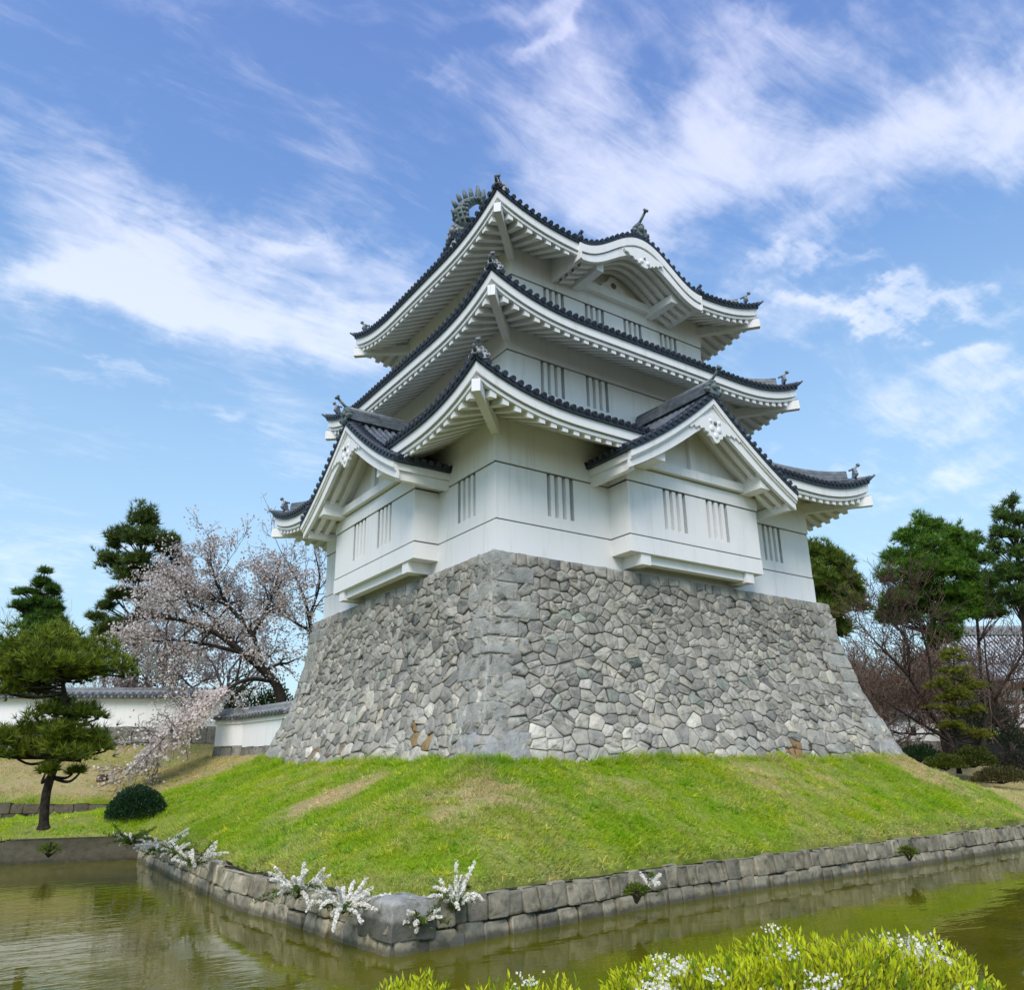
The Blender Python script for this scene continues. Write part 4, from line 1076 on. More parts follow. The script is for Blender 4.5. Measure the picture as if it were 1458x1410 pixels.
def make_grass():
    rng = np.random.default_rng(11); Ps = []
    for (x0, x1, y0, y1, n) in ((-6.4, 27, -6.3, 1.0, 210000), (-16, 0.5, -3, 19, 170000), (-16, 1, 15, 25, 40000), (13, 30, -3, 12, 25000), (-26, 14, -32, -6, 60000)):
        x = rng.uniform(x0, x1, n); y = rng.uniform(y0, y1, n)
        nbk = near_bank(x, y) < 4.7; ok = (pip(x, y, LAND) | nbk) & (dpoly(x, y, EDGE) > 0.09+0.12*rng.random(n))
        bt = 1.50; ok &= ~((x > -bt) & (x < LX+bt) & (y > -bt) & (y < LY+bt))
        ok &= rng.random(n) < np.clip(0.75+0.5*wav(x, y, 2.2)+0.35*wav(y, x, 7.0), 0.15, 1)
        Ps.append(np.stack([x[ok], y[ok]], 1))
    P = np.concatenate(Ps); x, y = P[:, 0], P[:, 1]; n = len(P); z = np.where(near_bank(x, y) < 4.7, -7.16+0.04*wav(x, y, 2.0), ground_z(x, y)-0.01); z = np.where((dpoly(x, y, EDGE) < 0.4) & (near_bank(x, y) > 5.5), np.maximum(z, -7.43), z)
    dr = np.clip(dryness(x, y)+rng.normal(size=n)*0.10, 0, 1)[:, None]
    g1, g2 = np.array((0.29, 0.48, 0.008)), np.array((0.50, 0.57, 0.020)); m_ = np.clip(0.5+0.35*wav(y, x, 0.8)+0.4*wav(x, y, 4.1)+0.35*wav(y, x, 8.3)+rng.normal(size=n)*0.2, 0, 1)[:, None]
    lush = np.clip(0.4*wav(x, y, 1.7)+0.45*wav(y, x, 5.3)-0.1, 0, 0.9)[:, None]
    g = g1*(1-m_)+g2*m_; g = g*(1-lush)+np.array((0.15, 0.37, 0.008))*lush
    C = g*(1-dr)+np.array((0.66, 0.55, 0.27))*dr
    e = 0.2; gx = (ground_z(x+e, y)-ground_z(x-e, y))/(2*e); gy = (ground_z(x, y+e)-ground_z(x, y-e))/(2*e)
    lean = np.stack([-gx, -gy, np.zeros(n)], 1)*1.2+np.stack([wav(x, y, 3.1), wav(y, x, 2.9), np.zeros(n)], 1)*0.45
    D = unit(np.stack([-gx, -gy, np.ones(n)], 1)+lean); D[near_bank(x, y) < 4.7] = (0, 0, 1)
    L = (0.095+0.06*np.clip(wav(x, y, 1.4)+0.6*wav(y, x, 5.0), -0.7, 1))*(1-0.35*dr[:, 0])
    bt = 1.5; near = (np.maximum(np.maximum(-bt-x, x-LX-bt), np.maximum(-bt-y, y-LY-bt)) < 0.3); L = np.where(near, L*1.9, L)
    V2 = []                           # scattered coarser tufts and weeds
    i = rng.choice(n, 5200, replace=False); i = i[rng.random(len(i)) < np.clip(0.5+0.6*wav(x[i], y[i], 3.3), 0.1, 1)]
    k = np.repeat(i, 5); q = np.column_stack([x[k], y[k], z[k]])+np.column_stack([rng.normal(size=(len(k), 2))*0.06, np.zeros(len(k))])
    tint = np.where(rng.random((len(i), 1)) < 0.6, np.array((0.75, 0.92, 0.8)), np.array((1.25, 1.12, 1.2)))
    V2 = tufts(q, D[k], 6, 0.17*(1-0.3*dr[k, 0]), 0.020, 0.55, rng, C[k]*np.repeat(tint, 5, 0), 0.3)
    V1 = tufts(np.column_stack([x, y, z]), D, 3, L, 0.018, 0.38, rng, C, 0.30)
    V, F, Cc = merge([V1, V2])
    o = fast('grass', V, F, Cc, 'blade'); tag(o, kind='stuff')
make_grass()

# ------------------------------------------------------------------ moat walls and other stone edges
def stone_strip(name, a, b_, zbot, ztop, label, rng, courses=2, wmin=0.24, wmax=0.46, k=1.0, tint=(1, 1, 1), batter_=0.10, flip=False, th=0.45, group=None, cat='stone wall', z2=None):
    """a low retaining wall of fitted blocks along the line a-b; its face looks to the right of a->b."""
    a = np.array(a, float); b_ = np.array(b_, float); L = np.linalg.norm(b_-a); d = (b_-a)/L; nrm = np.array((d[1], -d[0]))*(-1 if flip else 1)
    H = ztop-zbot; z2 = ztop if z2 is None else z2
    def place(u, v, out):
        q = a+d*u+nrm*(out+batter_*(1-v/H)); return (q[0], q[1], zbot+v*(1+(z2-ztop)*(u/L)/H))
    loc = (a[0], a[1], zbot); mb = MB()
    mb.T = lambda u, o, z: (*(a+d*u+nrm*o), z)
    mb.hexa([(0, -th, zbot), (L, -th, zbot), (L, -0.02, zbot), (0, -0.02, zbot), (0, -th, ztop-0.05), (L, -th, z2-0.05), (L, -0.02, z2-0.05), (0, -0.02, ztop-0.05)], 1); mb.T = None
    hs = [H*0.62, H] if courses == 2 else [H]; v0 = 0
    for ci, v1 in enumerate(hs):
        u = 0.0
        while u < L-0.05:
            wd = min(rng.uniform(wmin, wmax)*(1.35 if courses == 2 and ci == 0 else 1), L-u); wd = wd if L-u-wd > 0.12 else L-u
            j = lambda s_: rng.normal()*s_
            top = v1+(j(0.025) if ci == len(hs)-1 else j(0.015)); sk = j(0.02)
            poly = [(u, v0), (u+wd, v0), (u+wd+sk, top+j(0.012)), (u+sk, top)]
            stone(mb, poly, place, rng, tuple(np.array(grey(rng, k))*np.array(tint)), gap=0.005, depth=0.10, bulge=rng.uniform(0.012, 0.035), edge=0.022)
            if ci == len(hs)-1:      # the top of the block, back to the soil
                mb.col = tuple(np.array(grey(rng, k))*np.array(tint)); P = [place(u+0.01, top-0.012, 0.02), place(u+wd-0.01, top-0.012, 0.02), place(u+wd-0.01, top-0.06, -0.34), place(u+0.01, top-0.06, -0.34)]
                mb.face(P, 0)
            u += wd
        v0 = v1
    o = mb.build(name, ['edge_stone', 'mortar'], None, loc, colors=True)
    return tag(o, label, cat, group)
rng = np.random.default_rng(21)
E_ = [tuple(p) for p in EDGE]
def long_wall(pts, label, **kw):
    root = empty('moat_wall', (pts[0][0], pts[0][1], WZ), label, 'stone wall')
    for a, b_ in zip(pts, pts[1:]):
        o = stone_strip('wall_section', a, b_, kw.get('zb', -8.35), kw.get('zt', -7.38), None, rng, **{q: v for q, v in kw.items() if q not in ('zb', 'zt')})
        for key in ('label', 'category', 'group'):
            if key in o: del o[key]
        o.parent = root; o.location = np.array(o.location)-ORIGIN[root.name]; ORIGIN[o.name] = ORIGIN[root.name]
    return root
mw = long_wall([E_[4], E_[3], E_[2], E_[1], E_[0]], 'low grey stone edge of the moat along the front of the grassy mound', k=0.60, tint=(1.10, 1.04, 0.88))
mw2 = long_wall([E_[6], E_[5], E_[4]], 'low grey stone edge of the moat running back along the left of the mound', k=0.76, tint=(1.14, 1.06, 0.86))
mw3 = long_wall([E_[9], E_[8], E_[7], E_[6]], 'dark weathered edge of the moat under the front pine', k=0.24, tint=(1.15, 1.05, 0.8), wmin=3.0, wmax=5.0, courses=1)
cx, cy = EDGE[4]
def corner_block(z0, z1, la, lb, col, o_=0.06):
    dA = np.array((0.995, 0.10)); dB = np.array((-0.10, 0.995)); P = []
    for z in (z0, z1):
        f_ = o_+(0.06 if z == z0 else 0); c0 = np.array((cx, cy))-dA*f_-dB*f_
        P += [(*q, z) for q in (c0, c0+dA*la, c0+dA*la+dB*lb, c0+dB*lb)]
    rough_block('corner_stone', P, col, mw, rng, 0.04, 0.07, 'edge_stone')
corner_block(-8.4, -7.86, 1.25, 0.85, (0.36, 0.345, 0.30)); corner_block(-7.85, -7.34, 0.75, 0.9, (0.36, 0.345, 0.30))
lw_a = LW0+LWD*0.3; lw_b = LW0+LWD*22
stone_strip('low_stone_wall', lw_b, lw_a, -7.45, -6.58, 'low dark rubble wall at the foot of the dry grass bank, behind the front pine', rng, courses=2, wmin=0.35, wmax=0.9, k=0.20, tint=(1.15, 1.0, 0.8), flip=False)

# ------------------------------------------------------------------ white boundary walls with tiled copings
def tiled_wall(a, b_, ztop, zwhite, zbase, label, rng_, half=0.62, embed=1.2, window_at=None, name='boundary_wall', group=None):
    a = np.array(a, float); b_ = np.array(b_, float); L = np.linalg.norm(b_-a); d = (b_-a)/L; n_ = np.array((d[1], -d[0]))
    root = empty(name, (a[0], a[1], zbase), label, 'wall', group)
    T = lambda u, o, z: (*(a+d*u+n_*o), z)
    mb = MB(T); mb.box(0, L, -0.28, 0.28, zwhite, ztop-0.30, 0); mb.box(-0.02, L+0.02, -0.34, 0.34, ztop-0.52, ztop-0.36, 0)
    if window_at: u = window_at; mb.box(u-0.16, u+0.16, 0.2, 0.30, zwhite+0.3, zwhite+0.8, 1)
    mb.build('plaster_wall', ['plaster', 'dark_wood'], root)
    mb = MB(T); e = ztop-0.30; rg = ztop-0.06
    for s2 in (-1, 1): mb.hexa([(-0.1, s2*half, e-0.06), (L+0.1, s2*half, e-0.06), (L+0.1, 0, rg-0.06), (-0.1, 0, rg-0.06), (-0.1, s2*half, e), (L+0.1, s2*half, e), (L+0.1, 0, rg), (-0.1, 0, rg)], 0)
    n = int(L/0.3)
    for i in range(n+1):
        u = i*L/n
        for s2 in (-1, 1):
            roll(mb, [np.array((u, s2*(half+0.04), e+0.02)), np.array((u, s2*half*0.5, (e+rg)/2+0.02)), np.array((u, 0.0, rg+0.02))], 0.085, 0.095)
    mb.box(-0.1, L+0.1, -0.14, 0.14, rg-0.02, rg+0.10, 0); mb.tube([(-0.12, 0, rg+0.12), (L+0.12, 0, rg+0.12)], 0.10, 8, True, 0)
    mb.build('coping', ['tile_pale', 'tile'], root)
    st = stone_strip('stone_footing', a+n_*0.30, b_+n_*0.30, zbase-embed, zwhite, None, rng_, courses=2, wmin=0.4, wmax=0.8, k=0.55, batter_=0.12)
    for key in ('label', 'category'):
        if key in st: del st[key]
    st.parent = root; st.location = np.array(st.location)-ORIGIN[root.name]
    return root
rng = np.random.default_rng(31)
wa = at(0, 1000, 36.7)[:2]; wb_ = at(318, 1000, 38)[:2]; dw = (wa-wb_)/np.linalg.norm(wa-wb_)
tiled_wall(wb_+dw*30, wb_, -1.82, -3.50, -4.35, 'long white wall with tiled coping behind the front pine and the blossom', rng)
s1, s2_, s3 = np.array((-1.85, 18.6)), np.array((-1.15, 17.0)), np.array((-0.72, 13.0))
tiled_wall(s1, s2_, -3.12, -4.52, -4.9, 'short low white wall section beside the dark footing, left of the bend', rng, 0.45)
tiled_wall(s2_, s3, -3.12, -4.60, -4.95, 'low white wall with tiled coping joining the left corner of the rampart', rng, 0.45)
ra, rb = at(1225, 1040, 44.5)[:2], at(1331, 1040, 45.5)[:2]
tiled_wall(ra, rb, -2.75, -4.35, -5.2, 'white wall piece with a small dark loophole right of the rampart foot', rng, 0.5, window_at=np.linalg.norm(rb-ra)*0.66)

# ------------------------------------------------------------------ tiled house in the right background
def house():
    o = at(1385, 990, 58.0); d = np.array((0.83, -0.56)); n_ = np.array((d[1], -d[0])); n_ = n_ if n_@FH < 0 else -n_
    root = empty('tiled_house', (o[0], o[1], -6.2), 'dark timbered house with a broad grey tiled roof behind the bare trees on the right', 'house')
    T = lambda u, q, z: (*(o[:2]+d*u+n_*q), z)
    L, De = 18.0, 9.0; ze, zr = 0.0, 4.3
    mb = MB(T); mb.box(0.8, L, -De, -0.9, -6.6, -3.6, 1); mb.box(0.82, L, -De+0.02, -0.92, -3.6, 0.6, 0)
    for u in np.arange(0.8, L, 1.8): mb.box(u-0.1, u+0.1, -0.92, -0.84, -3.6, 0.3, 1)
    mb.box(0.8, L, -0.93, -0.82, -1.4, -1.15, 1)
    for s_ in (0.8,):
        mb.face([(s_, -0.9, 0.3), (s_, -De/2, zr-0.2), (s_, -De, 0.3)], 0)
    mb.build('wall', ['plaster', 'dark_wood'], root)
    mb = MB(T); prof_ = lambda t_: ze+(zr-ze)*(t_-0.10*t_*(1-t_))
    ts = np.linspace(0, 1, 7)
    for side in (0, 1):
        q_ = (lambda t_: -t_*De/2) if side == 0 else (lambda t_: -De+t_*De/2)
        for a, b_ in zip(ts, ts[1:]): mb.face([(0, q_(a), prof_(a)), (L, q_(a), prof_(a)), (L, q_(b_), prof_(b_)), (0, q_(b_), prof_(b_))], 2)
        for u in np.arange(0.15, L, 0.32): roll(mb, [np.array((u, q_(t_), prof_(t_)+0.02)) for t_ in ts], 0.085, 0.1)
    mb.face([(0, 0, ze-0.01), (L, 0, ze-0.01), (L, -1.2, ze-0.05), (0, -1.2, ze-0.05)], 1)
    mb.box(0, L, -0.02, 0.06, ze-0.22, ze-0.02, 1)
    roof = mb.build('roof', ['tile_joint', 'dark_wood', 'tile'], root)
    mb = MB(T); mb.box(0, L, -De/2-0.3, -De/2+0.3, zr-0.05, zr+0.5, 0); mb.tube([(0, -De/2, zr+0.52), (L, -De/2, zr+0.52)], 0.2, 8); mb.build('ridge', ['tile_pale'], roof)
    mb = MB(T); mb.box(2.0, 8.0, -0.9, 1.0, -3.4, -3.2, 1); mb.box(2.0, 8.0, 0.9, 1.05, -3.5, -3.3, 1); mb.build('canopy', ['tile', 'dark_wood'], root)
house()

# ------------------------------------------------------------------ trees and shrubs
def polyline(P, R):
    return [(np.array(a, float), np.array(b_, float), ra, rb) for a, b_, ra, rb in zip(P, P[1:], R, R[1:])]
def curve_pts(P, n=4):                # a smooth line through the given points
    P = [np.array(p, float) for p in P]; out = []
    for i in range(len(P)-1):
        p0, p1, p2, p3 = P[max(i-1, 0)], P[i], P[i+1], P[min(i+2, len(P)-1)]
        for t_ in np.linspace(0, 1, n, endpoint=False):
            out.append(0.5*((2*p1)+(-p0+p2)*t_+(2*p0-5*p1+4*p2-p3)*t_*t_+(-p0+3*p1-3*p2+p3)*t_**3))
    out.append(P[-1]); return out
def grow(rng, p, d, L, r, lvl, S, tips, bend=0.22, up=0.05, kids=(4, 3, 3, 2), ang=0.75, ratio=0.62):
    """a branch with its side branches; S collects segments, tips the fine ends."""
    n = 4 if lvl > 0 else 3; p = np.array(p, float); d = unit(np.array(d, float)); pts = [p]; rr = [r]
    for i in range(n):
        d = unit(d+rng.normal(size=3)*bend+np.array((0, 0, up))); q = p+d*L/n; r1 = r*(0.80 if lvl > 0 else 0.7)
        S.append((p, q, r, r1)); p, r = q, r1; pts.append(p); rr.append(r)
        if lvl == 0: tips.append((p, d))
    if lvl > 0:
        k = kids[min(lvl, len(kids)-1)]
        for j in range(k):
            t_ = rng.uniform(0.3, 1.0) if j else 1.0; i = min(int(t_*n), n); base = pts[i]
            ax = unit(rng.normal(size=3)); dd = unit(d+np.cross(d, ax)*math.tan(ang*rng.uniform(0.5, 1.1))) if j else unit(d+rng.normal(size=3)*0.2)
            grow(rng, base, dd, L*ratio*rng.uniform(0.75, 1.2), max(rr[i]*0.68, 0.004), lvl-1, S, tips, bend, up, kids, ang, ratio)
def bare_tree(name, base, limbs_px, label, seed, lvl=3, tint=(0.10, 0.075, 0.065), r0=0.16, L0=2.2, nl=0, height=6.0, cat='tree', group=None, petals=None, kids=(4, 4, 4, 4), minr=0.009, sub=7, up=0.05, ang=0.8, lean=(0, 0, 1)):
    rng = np.random.default_rng(seed); S, tips = [], []; base = np.array(base, float)
    root = empty(name, tuple(base), label, cat, group); TS = []
    if limbs_px:
        for P, ra, rb in limbs_px:
            Q = curve_pts(P, 5); R = np.linspace(ra, rb, len(Q)); TS += polyline(Q, R)
            n = len(Q)
            for k in range(sub):
                i = int(rng.uniform(0.25, 1.0)*(n-1)); d0 = unit(Q[min(i+1, n-1)]-Q[max(i-1, 0)])
                dd = unit(d0*0.7+rng.normal(size=3)*0.75+np.array((0, 0, 0.25)))
                grow(rng, Q[i], dd, L0*rng.uniform(0.7, 1.2), R[i]*0.55, lvl-1, S, tips, up=up, kids=kids, ang=ang)
            grow(rng, Q[-1], unit(Q[-1]-Q[-2]), L0, rb, lvl-1, S, tips, up=up, kids=kids, ang=ang)
    else:
        h0 = height*0.28; top = base+np.array(lean)*h0; TS += polyline(curve_pts([base, base+np.array(lean)*h0*0.5+rng.normal(size=3)*0.06, top], 4), np.linspace(r0*1.25, r0*0.9, 9))
        for k in range(nl):
            a = 6.283*k/nl+rng.uniform(-0.4, 0.4); el = rng.uniform(0.7, 1.25)
            grow(rng, top-np.array(lean)*rng.uniform(0, 0.35)*h0, (math.cos(a)*math.cos(el), math.sin(a)*math.cos(el), math.sin(el)), height*0.36, r0*0.6, lvl, S, tips, up=up, kids=kids, ang=ang)
    V, F, C = limbs(TS, 9, rng, (0.05, 0.042, 0.036)); fast('trunk', V, F, None, 'bark', root, smooth=True)
    S = [(a, b_, max(ra, minr), max(rb, minr*0.8)) for a, b_, ra, rb in S]
    big = [s_ for s_ in S if s_[2] > 0.03]; fine = [s_ for s_ in S if s_[2] <= 0.03]
    parts = []
    if big: parts.append(limbs(big, 6, rng, np.array(tint)*0.7))
    if fine: parts.append(limbs(fine, 3, rng, tint))
    V, F, C = merge(parts); fast('branches', V, F, C, 'twig', root)
    if petals:
        dens, size, col, jit = petals; T = np.array([t_[0] for t_ in tips]); n = int(len(T)*dens)
        i = rng.integers(0, len(T), n); P = T[i]+rng.normal(size=(n, 3))*jit; P = P[~((P[:, 2] < -3.0) & (rng.random(n) < 0.55))]; n = len(P)
        mixc = rng.random((n, 1)); Cc = np.array(col[0])*mixc+np.array(col[1])*(1-mixc)
        V, F, C = blobs(P, size, rng, Cc); fast('blossom', V, F, C, 'petal', root)
    return root, tips

PADK = 1.14
def pine(name, base, top, pads, label, seed, r0=0.16, tuft=0.2, dens=90, blades=9, col0=(0.06, 0.10, 0.010), col1=(0.25, 0.30, 0.018), trunk=None, cat='pine tree', group=None, wid=0.016, spread=0.55, padk=None, rzk=1.05):
    """pads: (centre, rx, ry, rz): flat clouds of needles, each carried by a limb from the trunk."""
    rng = np.random.default_rng(seed); base = np.array(base, float); root = empty(name, tuple(base), label, cat, group)
    T = curve_pts(trunk if trunk else [base, base*0.65+np.array(top)*0.35+rng.normal(size=3)*0.08, np.array(top, float)], 8)
    n = len(T); R = np.linspace(r0, r0*0.22, n); R[0] *= 1.35; R[1] *= 1.1
    V, F, C = limbs(polyline(T, R), 10, rng, (0.05, 0.04, 0.034)); fast('trunk', V, F, None, 'bark', root, smooth=True)
    S = []; parts = []; TA = np.array(T)
    small = []
    for c, rx, ry, rz in pads:       # every cloud is a handful of smaller clumps
        c = np.array(c, float); k_ = 1+int(round(4*min(1.0, rx/0.6)))
        for j in range(k_):
            o_ = unit(rng.normal(size=3))*rng.uniform(0.35, 0.85); f_ = rng.uniform(0.42, 0.68)
            small.append((c+o_*np.array((rx, ry, rz)), rx*f_, ry*f_, rz*f_*1.25))
    for c, rx, ry, rz in small:
        i = int(np.argmin(np.linalg.norm((TA-c-np.array((0, 0, -0.25*np.linalg.norm((c-base)[:2]-(TA[0]-base)[:2])*0)))*np.array((0.35, 0.35, 1)), axis=1)))
        i = max(1, i-1); mid = (TA[i]+c)/2+np.array((0, 0, -0.06))+rng.normal(size=3)*0.07
        S += polyline(curve_pts([TA[i], mid, c-np.array((0, 0, rz*0.4))], 4), np.linspace(R[i]*0.5, 0.02, 9))
        vol = rx*ry*rz; pk = padk or PADK; rx, ry, rz = rx*pk, ry*pk, rz*pk*rzk; m_ = int(dens*1.15*(rx*ry+rx*rz+ry*rz)); m_ = max(m_, 20)
        q = unit(rng.normal(size=(m_, 3)))*(rng.uniform(0.15, 1, (m_, 1))**0.45); q[:, 2] = np.where(q[:, 2] < -0.35, -0.35*rng.random(m_), q[:, 2])
        q += rng.normal(size=(m_, 3))*0.16; lump = 1+0.34*np.sin(q[:, 0:1]*5+seed+c[0])*np.sin(q[:, 1:2]*5+c[1])
        P = c+q*lump*np.array((rx, ry, rz))
        D = unit(q*np.array((1, 1, 0.5))+np.array((0, 0, 0.95)))
        for k in range(min(10, 2+int(m_/60))):                 # twigs inside the pad
            j = rng.integers(0, m_); S += polyline([c-np.array((0, 0, rz*0.4)), (c+P[j])/2-np.array((0, 0, rz*0.15)), P[j]], [0.022, 0.014, 0.008])
        t_ = np.clip(rng.normal(0.45, 0.28, (m_, 1)), 0, 1); Cc = np.array(col0)*(1-t_)+np.array(col1)*t_
        parts.append(tufts(P, D, blades+3, tuft*1.1, wid*1.3, spread*0.85, rng, Cc, 0.25))
    V, F, C = limbs(S, 5, rng, (0.045, 0.036, 0.03)); fast('branches', V, F, C, 'twig', root)
    V, F, C = merge(parts); fast('needles', V, F, C, 'needle', root)
    return root
def conifer_pads(rng, base, top, rad, n, z0=0.2, shape=None, flat=0.35, jit=0.25):
    base = np.array(base, float); top = np.array(top, float); out = []
    for i in range(n):
        t_ = z0+(1-z0)*(i+rng.random())/n; r = rad*(shape(t_) if shape else (1-t_)**0.75+0.08)
        a = rng.uniform(0, 6.28); rr = r*rng.uniform(0.25, 1.0); s_ = max(0.28, r*rng.uniform(0.30, 0.5))
        c = base+(top-base)*t_+np.array((math.cos(a)*rr, math.sin(a)*rr, rng.normal()*jit)); out.append((c, s_, s_, s_*flat*rng.uniform(0.8, 1.5)))
    out.append((top-np.array((0, 0, 0.25)), 0.3, 0.3, 0.5)); return out
def padpx(L):                          # pads given by photo pixel, depth and radii in metres
    return [(at(px, py, d), rx, rx*0.9, rz) for px, py, d, rx, rz in L]

# the pine by the moat on the left
pb = ong(62, 1180); pd = float((pb-CAM)@RF)
tr = [pb, at(66, 1130, pd), at(80, 1085, pd), at(91, 1045, pd), at(93, 1000, pd-0.1), at(86, 955, pd), at(84, 925, pd)]
pine('pine_tree', pb, at(84, 915, pd), padpx([
    (85, 903, pd, 0.35, 0.34), (84, 918, pd, 0.75, 0.34), (45, 930, pd-0.2, 0.7, 0.36), (124, 934, pd+0.2, 0.75, 0.36), (18, 952, pd, 0.75, 0.38), (153, 950, pd-0.3, 0.55, 0.28), (72, 950, pd-0.8, 0.9, 0.38), (103, 955, pd+0.7, 0.85, 0.36),
    (-9, 950, pd+0.4, 0.7, 0.36), (40, 965, pd+0.5, 0.7, 0.33), (27, 985, pd, 0.55, 0.26), (126, 962, pd+0.1, 0.5, 0.26),
    (73, 1020, pd-0.2, 0.42, 0.2), (115, 1016, pd, 0.5, 0.17), (130, 1022, pd+0.3, 0.35, 0.15), (94, 1008, pd+0.4, 0.42, 0.2),
    (27, 1058, pd-0.3, 0.75, 0.28), (-14, 1062, pd, 0.8, 0.3), (76, 1052, pd-0.6, 0.7, 0.28), (117, 1055, pd+0.1, 0.75, 0.3), (139, 1066, pd-0.2, 0.35, 0.26), (54, 1040, pd+0.5, 0.6, 0.25), (103, 1072, pd-0.5, 0.5, 0.24),
    (62, 1096, pd-0.3, 0.34, 0.12), (108, 1100, pd+0.2, 0.22, 0.09), (88, 1084, pd+0.3, 0.3, 0.12)]),
    'front garden pine with bent trunk and layered pads standing on the moat bank', 41, 0.105, 0.18, 210, 8, trunk=tr, wid=0.016, padk=0.80, rzk=1.45)
# conifers behind the left wall
rng = np.random.default_rng(51)
b_ = np.array((*at(55, 1000, 42)[:2], -4.2)); tp = at(58, 826, 42)
pine('pine_tree', b_, tp, conifer_pads(rng, b_, tp, 2.7, 60, 0.42, lambda t_: (1-t_)**0.5+0.05), 'bushy dark green conifer right behind the front pine, beyond the white wall', 52, 0.2, 0.30, 60, 8, (0.03, 0.09, 0.014), (0.12, 0.21, 0.024), wid=0.03)
b_ = np.array((*at(196, 1000, 50)[:2], -4.2)); tp = at(203, 728, 50)
pine('pine_tree', b_, tp, padpx([(203, 742, 50, 0.8, 0.9), (180, 765, 50, 0.9, 0.5), (228, 772, 50, 1.0, 0.5), (205, 770, 49, 1.0, 0.6), (165, 775, 50.5, 0.6, 0.4), (160, 800, 50, 0.9, 0.5), (200, 800, 49, 1.1, 0.6), (240, 790, 50, 0.8, 0.45), (185, 822, 49.5, 1.1, 0.5), (225, 815, 50, 0.9, 0.5), (160, 845, 50, 0.9, 0.4), (205, 850, 50, 0.9, 0.4), (150, 862, 50.5, 0.6, 0.3), (170, 895, 50, 1.2, 0.6), (195, 905, 49, 1.0, 0.5), (140, 880, 50, 0.6, 0.3), (150, 905, 50, 0.9, 0.4), (215, 880, 51, 0.9, 0.4), (255, 800, 51, 0.6, 0.4), (245, 770, 50, 0.4, 0.3)]),
     'tall open pine rising behind the blossoming cherry on the left', 53, 0.26, 0.36, 58, 9, (0.035, 0.075, 0.016), (0.15, 0.19, 0.032), wid=0.035)

# cherry trees
D0 = 36.0
cb = np.array((*at(408, 1010, D0)[:2], -4.3))
PINK = ((0.92, 0.85, 0.80), (0.50, 0.41, 0.35))
cl_ = [([cb, at(398, 985, D0), at(372, 952, D0), at(345, 930, D0-0.5), at(308, 902, D0-1), at(262, 884, D0-1.5), at(215, 880, D0-2)], 0.26, 0.05),
       ([at(372, 952, D0), at(360, 905, D0+0.5), at(325, 862, D0+0.5), at(308, 830, D0), at(300, 800, D0)], 0.13, 0.03),
       ([at(360, 905, D0+0.5), at(383, 860, D0+1), at(395, 825, D0+1.5)], 0.10, 0.03),
       ([at(345, 930, D0-0.5), at(295, 918, D0-1.5), at(245, 912, D0-2), at(210, 915, D0-2.5)], 0.10, 0.03),
       ([at(325, 862, D0+0.5), at(275, 845, D0), at(235, 840, D0-0.5)], 0.08, 0.025),
       ([at(330, 915, D0), at(290, 870, D0+1), at(240, 845, D0+1.5)], 0.09, 0.03),
       ([at(385, 970, D0-0.4), at(352, 968, D0-1.5), at(318, 985, D0-2.6), at(280, 1012, D0-3.8), at(252, 1040, D0-4.6), at(222, 1072, D0-5.2), at(196, 1092, D0-5.5)], 0.10, 0.02)]
cherry, _ = bare_tree('cherry_tree', cb, cl_, 'large dark-limbed cherry tree in pale pink blossom, one branch hanging over the wall', 61, 3, (0.085, 0.060, 0.056), up=-0.03, L0=1.4, petals=(3.6, 0.095, PINK, 0.12), cat='cherry tree', kids=(4, 4, 4, 3), sub=15, minr=0.010)
# the spray of the hanging branch is much thicker with blossom
def spray():
    rng = np.random.default_rng(66); P = curve_pts(cl_[-1][0], 14)[28:]; Q = []
    for i, p in enumerate(P):
        t_ = i/len(P); n = int(40+55*math.sin(math.pi*min(1, t_*0.9+0.15)))
        Q.append(p+rng.normal(size=(n, 3))*np.array((0.30, 0.30, 0.26))*(0.55+0.5*math.sin(math.pi*min(1, t_+0.1))))
    Q = np.concatenate(Q); n = len(Q); m_ = rng.random((n, 1)); V, F, C = blobs(Q, 0.105, rng, np.array((0.96, 0.90, 0.85))*m_+np.array((0.84, 0.74, 0.70))*(1-m_))
    fast('blossom_spray', V, F, C, 'petal', cherry)
spray()
c2 = np.array((*at(452, 1000, 39)[:2], -4.3))
bare_tree('cherry_tree', c2, [([c2, at(446, 930, 39), at(440, 880, 39), at(428, 838, 39), at(408, 800, 39)], 0.16, 0.03), ([at(440, 880, 39), at(455, 830, 39), at(448, 785, 39.5)], 0.08, 0.02), ([at(444, 900, 39), at(410, 880, 38.5), at(380, 850, 38.5)], 0.08, 0.02)],
          'thinner cherry tree with sparse blossom right against the left edge of the rampart', 63, 3, (0.09, 0.068, 0.066), L0=1.7, petals=(1.5, 0.10, PINK, 0.10), cat='cherry tree', kids=(4, 4, 3, 3), sub=8, minr=0.010)
for i, (px, py, d, h, lb) in enumerate(((235, 1000, 46, 9.4, 'brownish cherry tree with few blossoms behind the middle of the long white wall'), (325, 1000, 45, 9.8, 'brownish cherry tree with few blossoms above the right end of the long white wall'), (165, 1000, 47, 5.5, 'small brownish blossoming tree behind the long white wall, under the tall open pine'))):
    q = np.array((*at(px, py, d)[:2], -4.3))
    bare_tree('cherry_tree', q, None, lb, 70+i, 3, (0.12, 0.09, 0.085), r0=0.17, nl=8, height=h, petals=(2.2, 0.13, ((0.62, 0.54, 0.52), (0.36, 0.28, 0.26)), 0.14), cat='cherry tree', kids=(4, 4, 4, 3), minr=0.011)
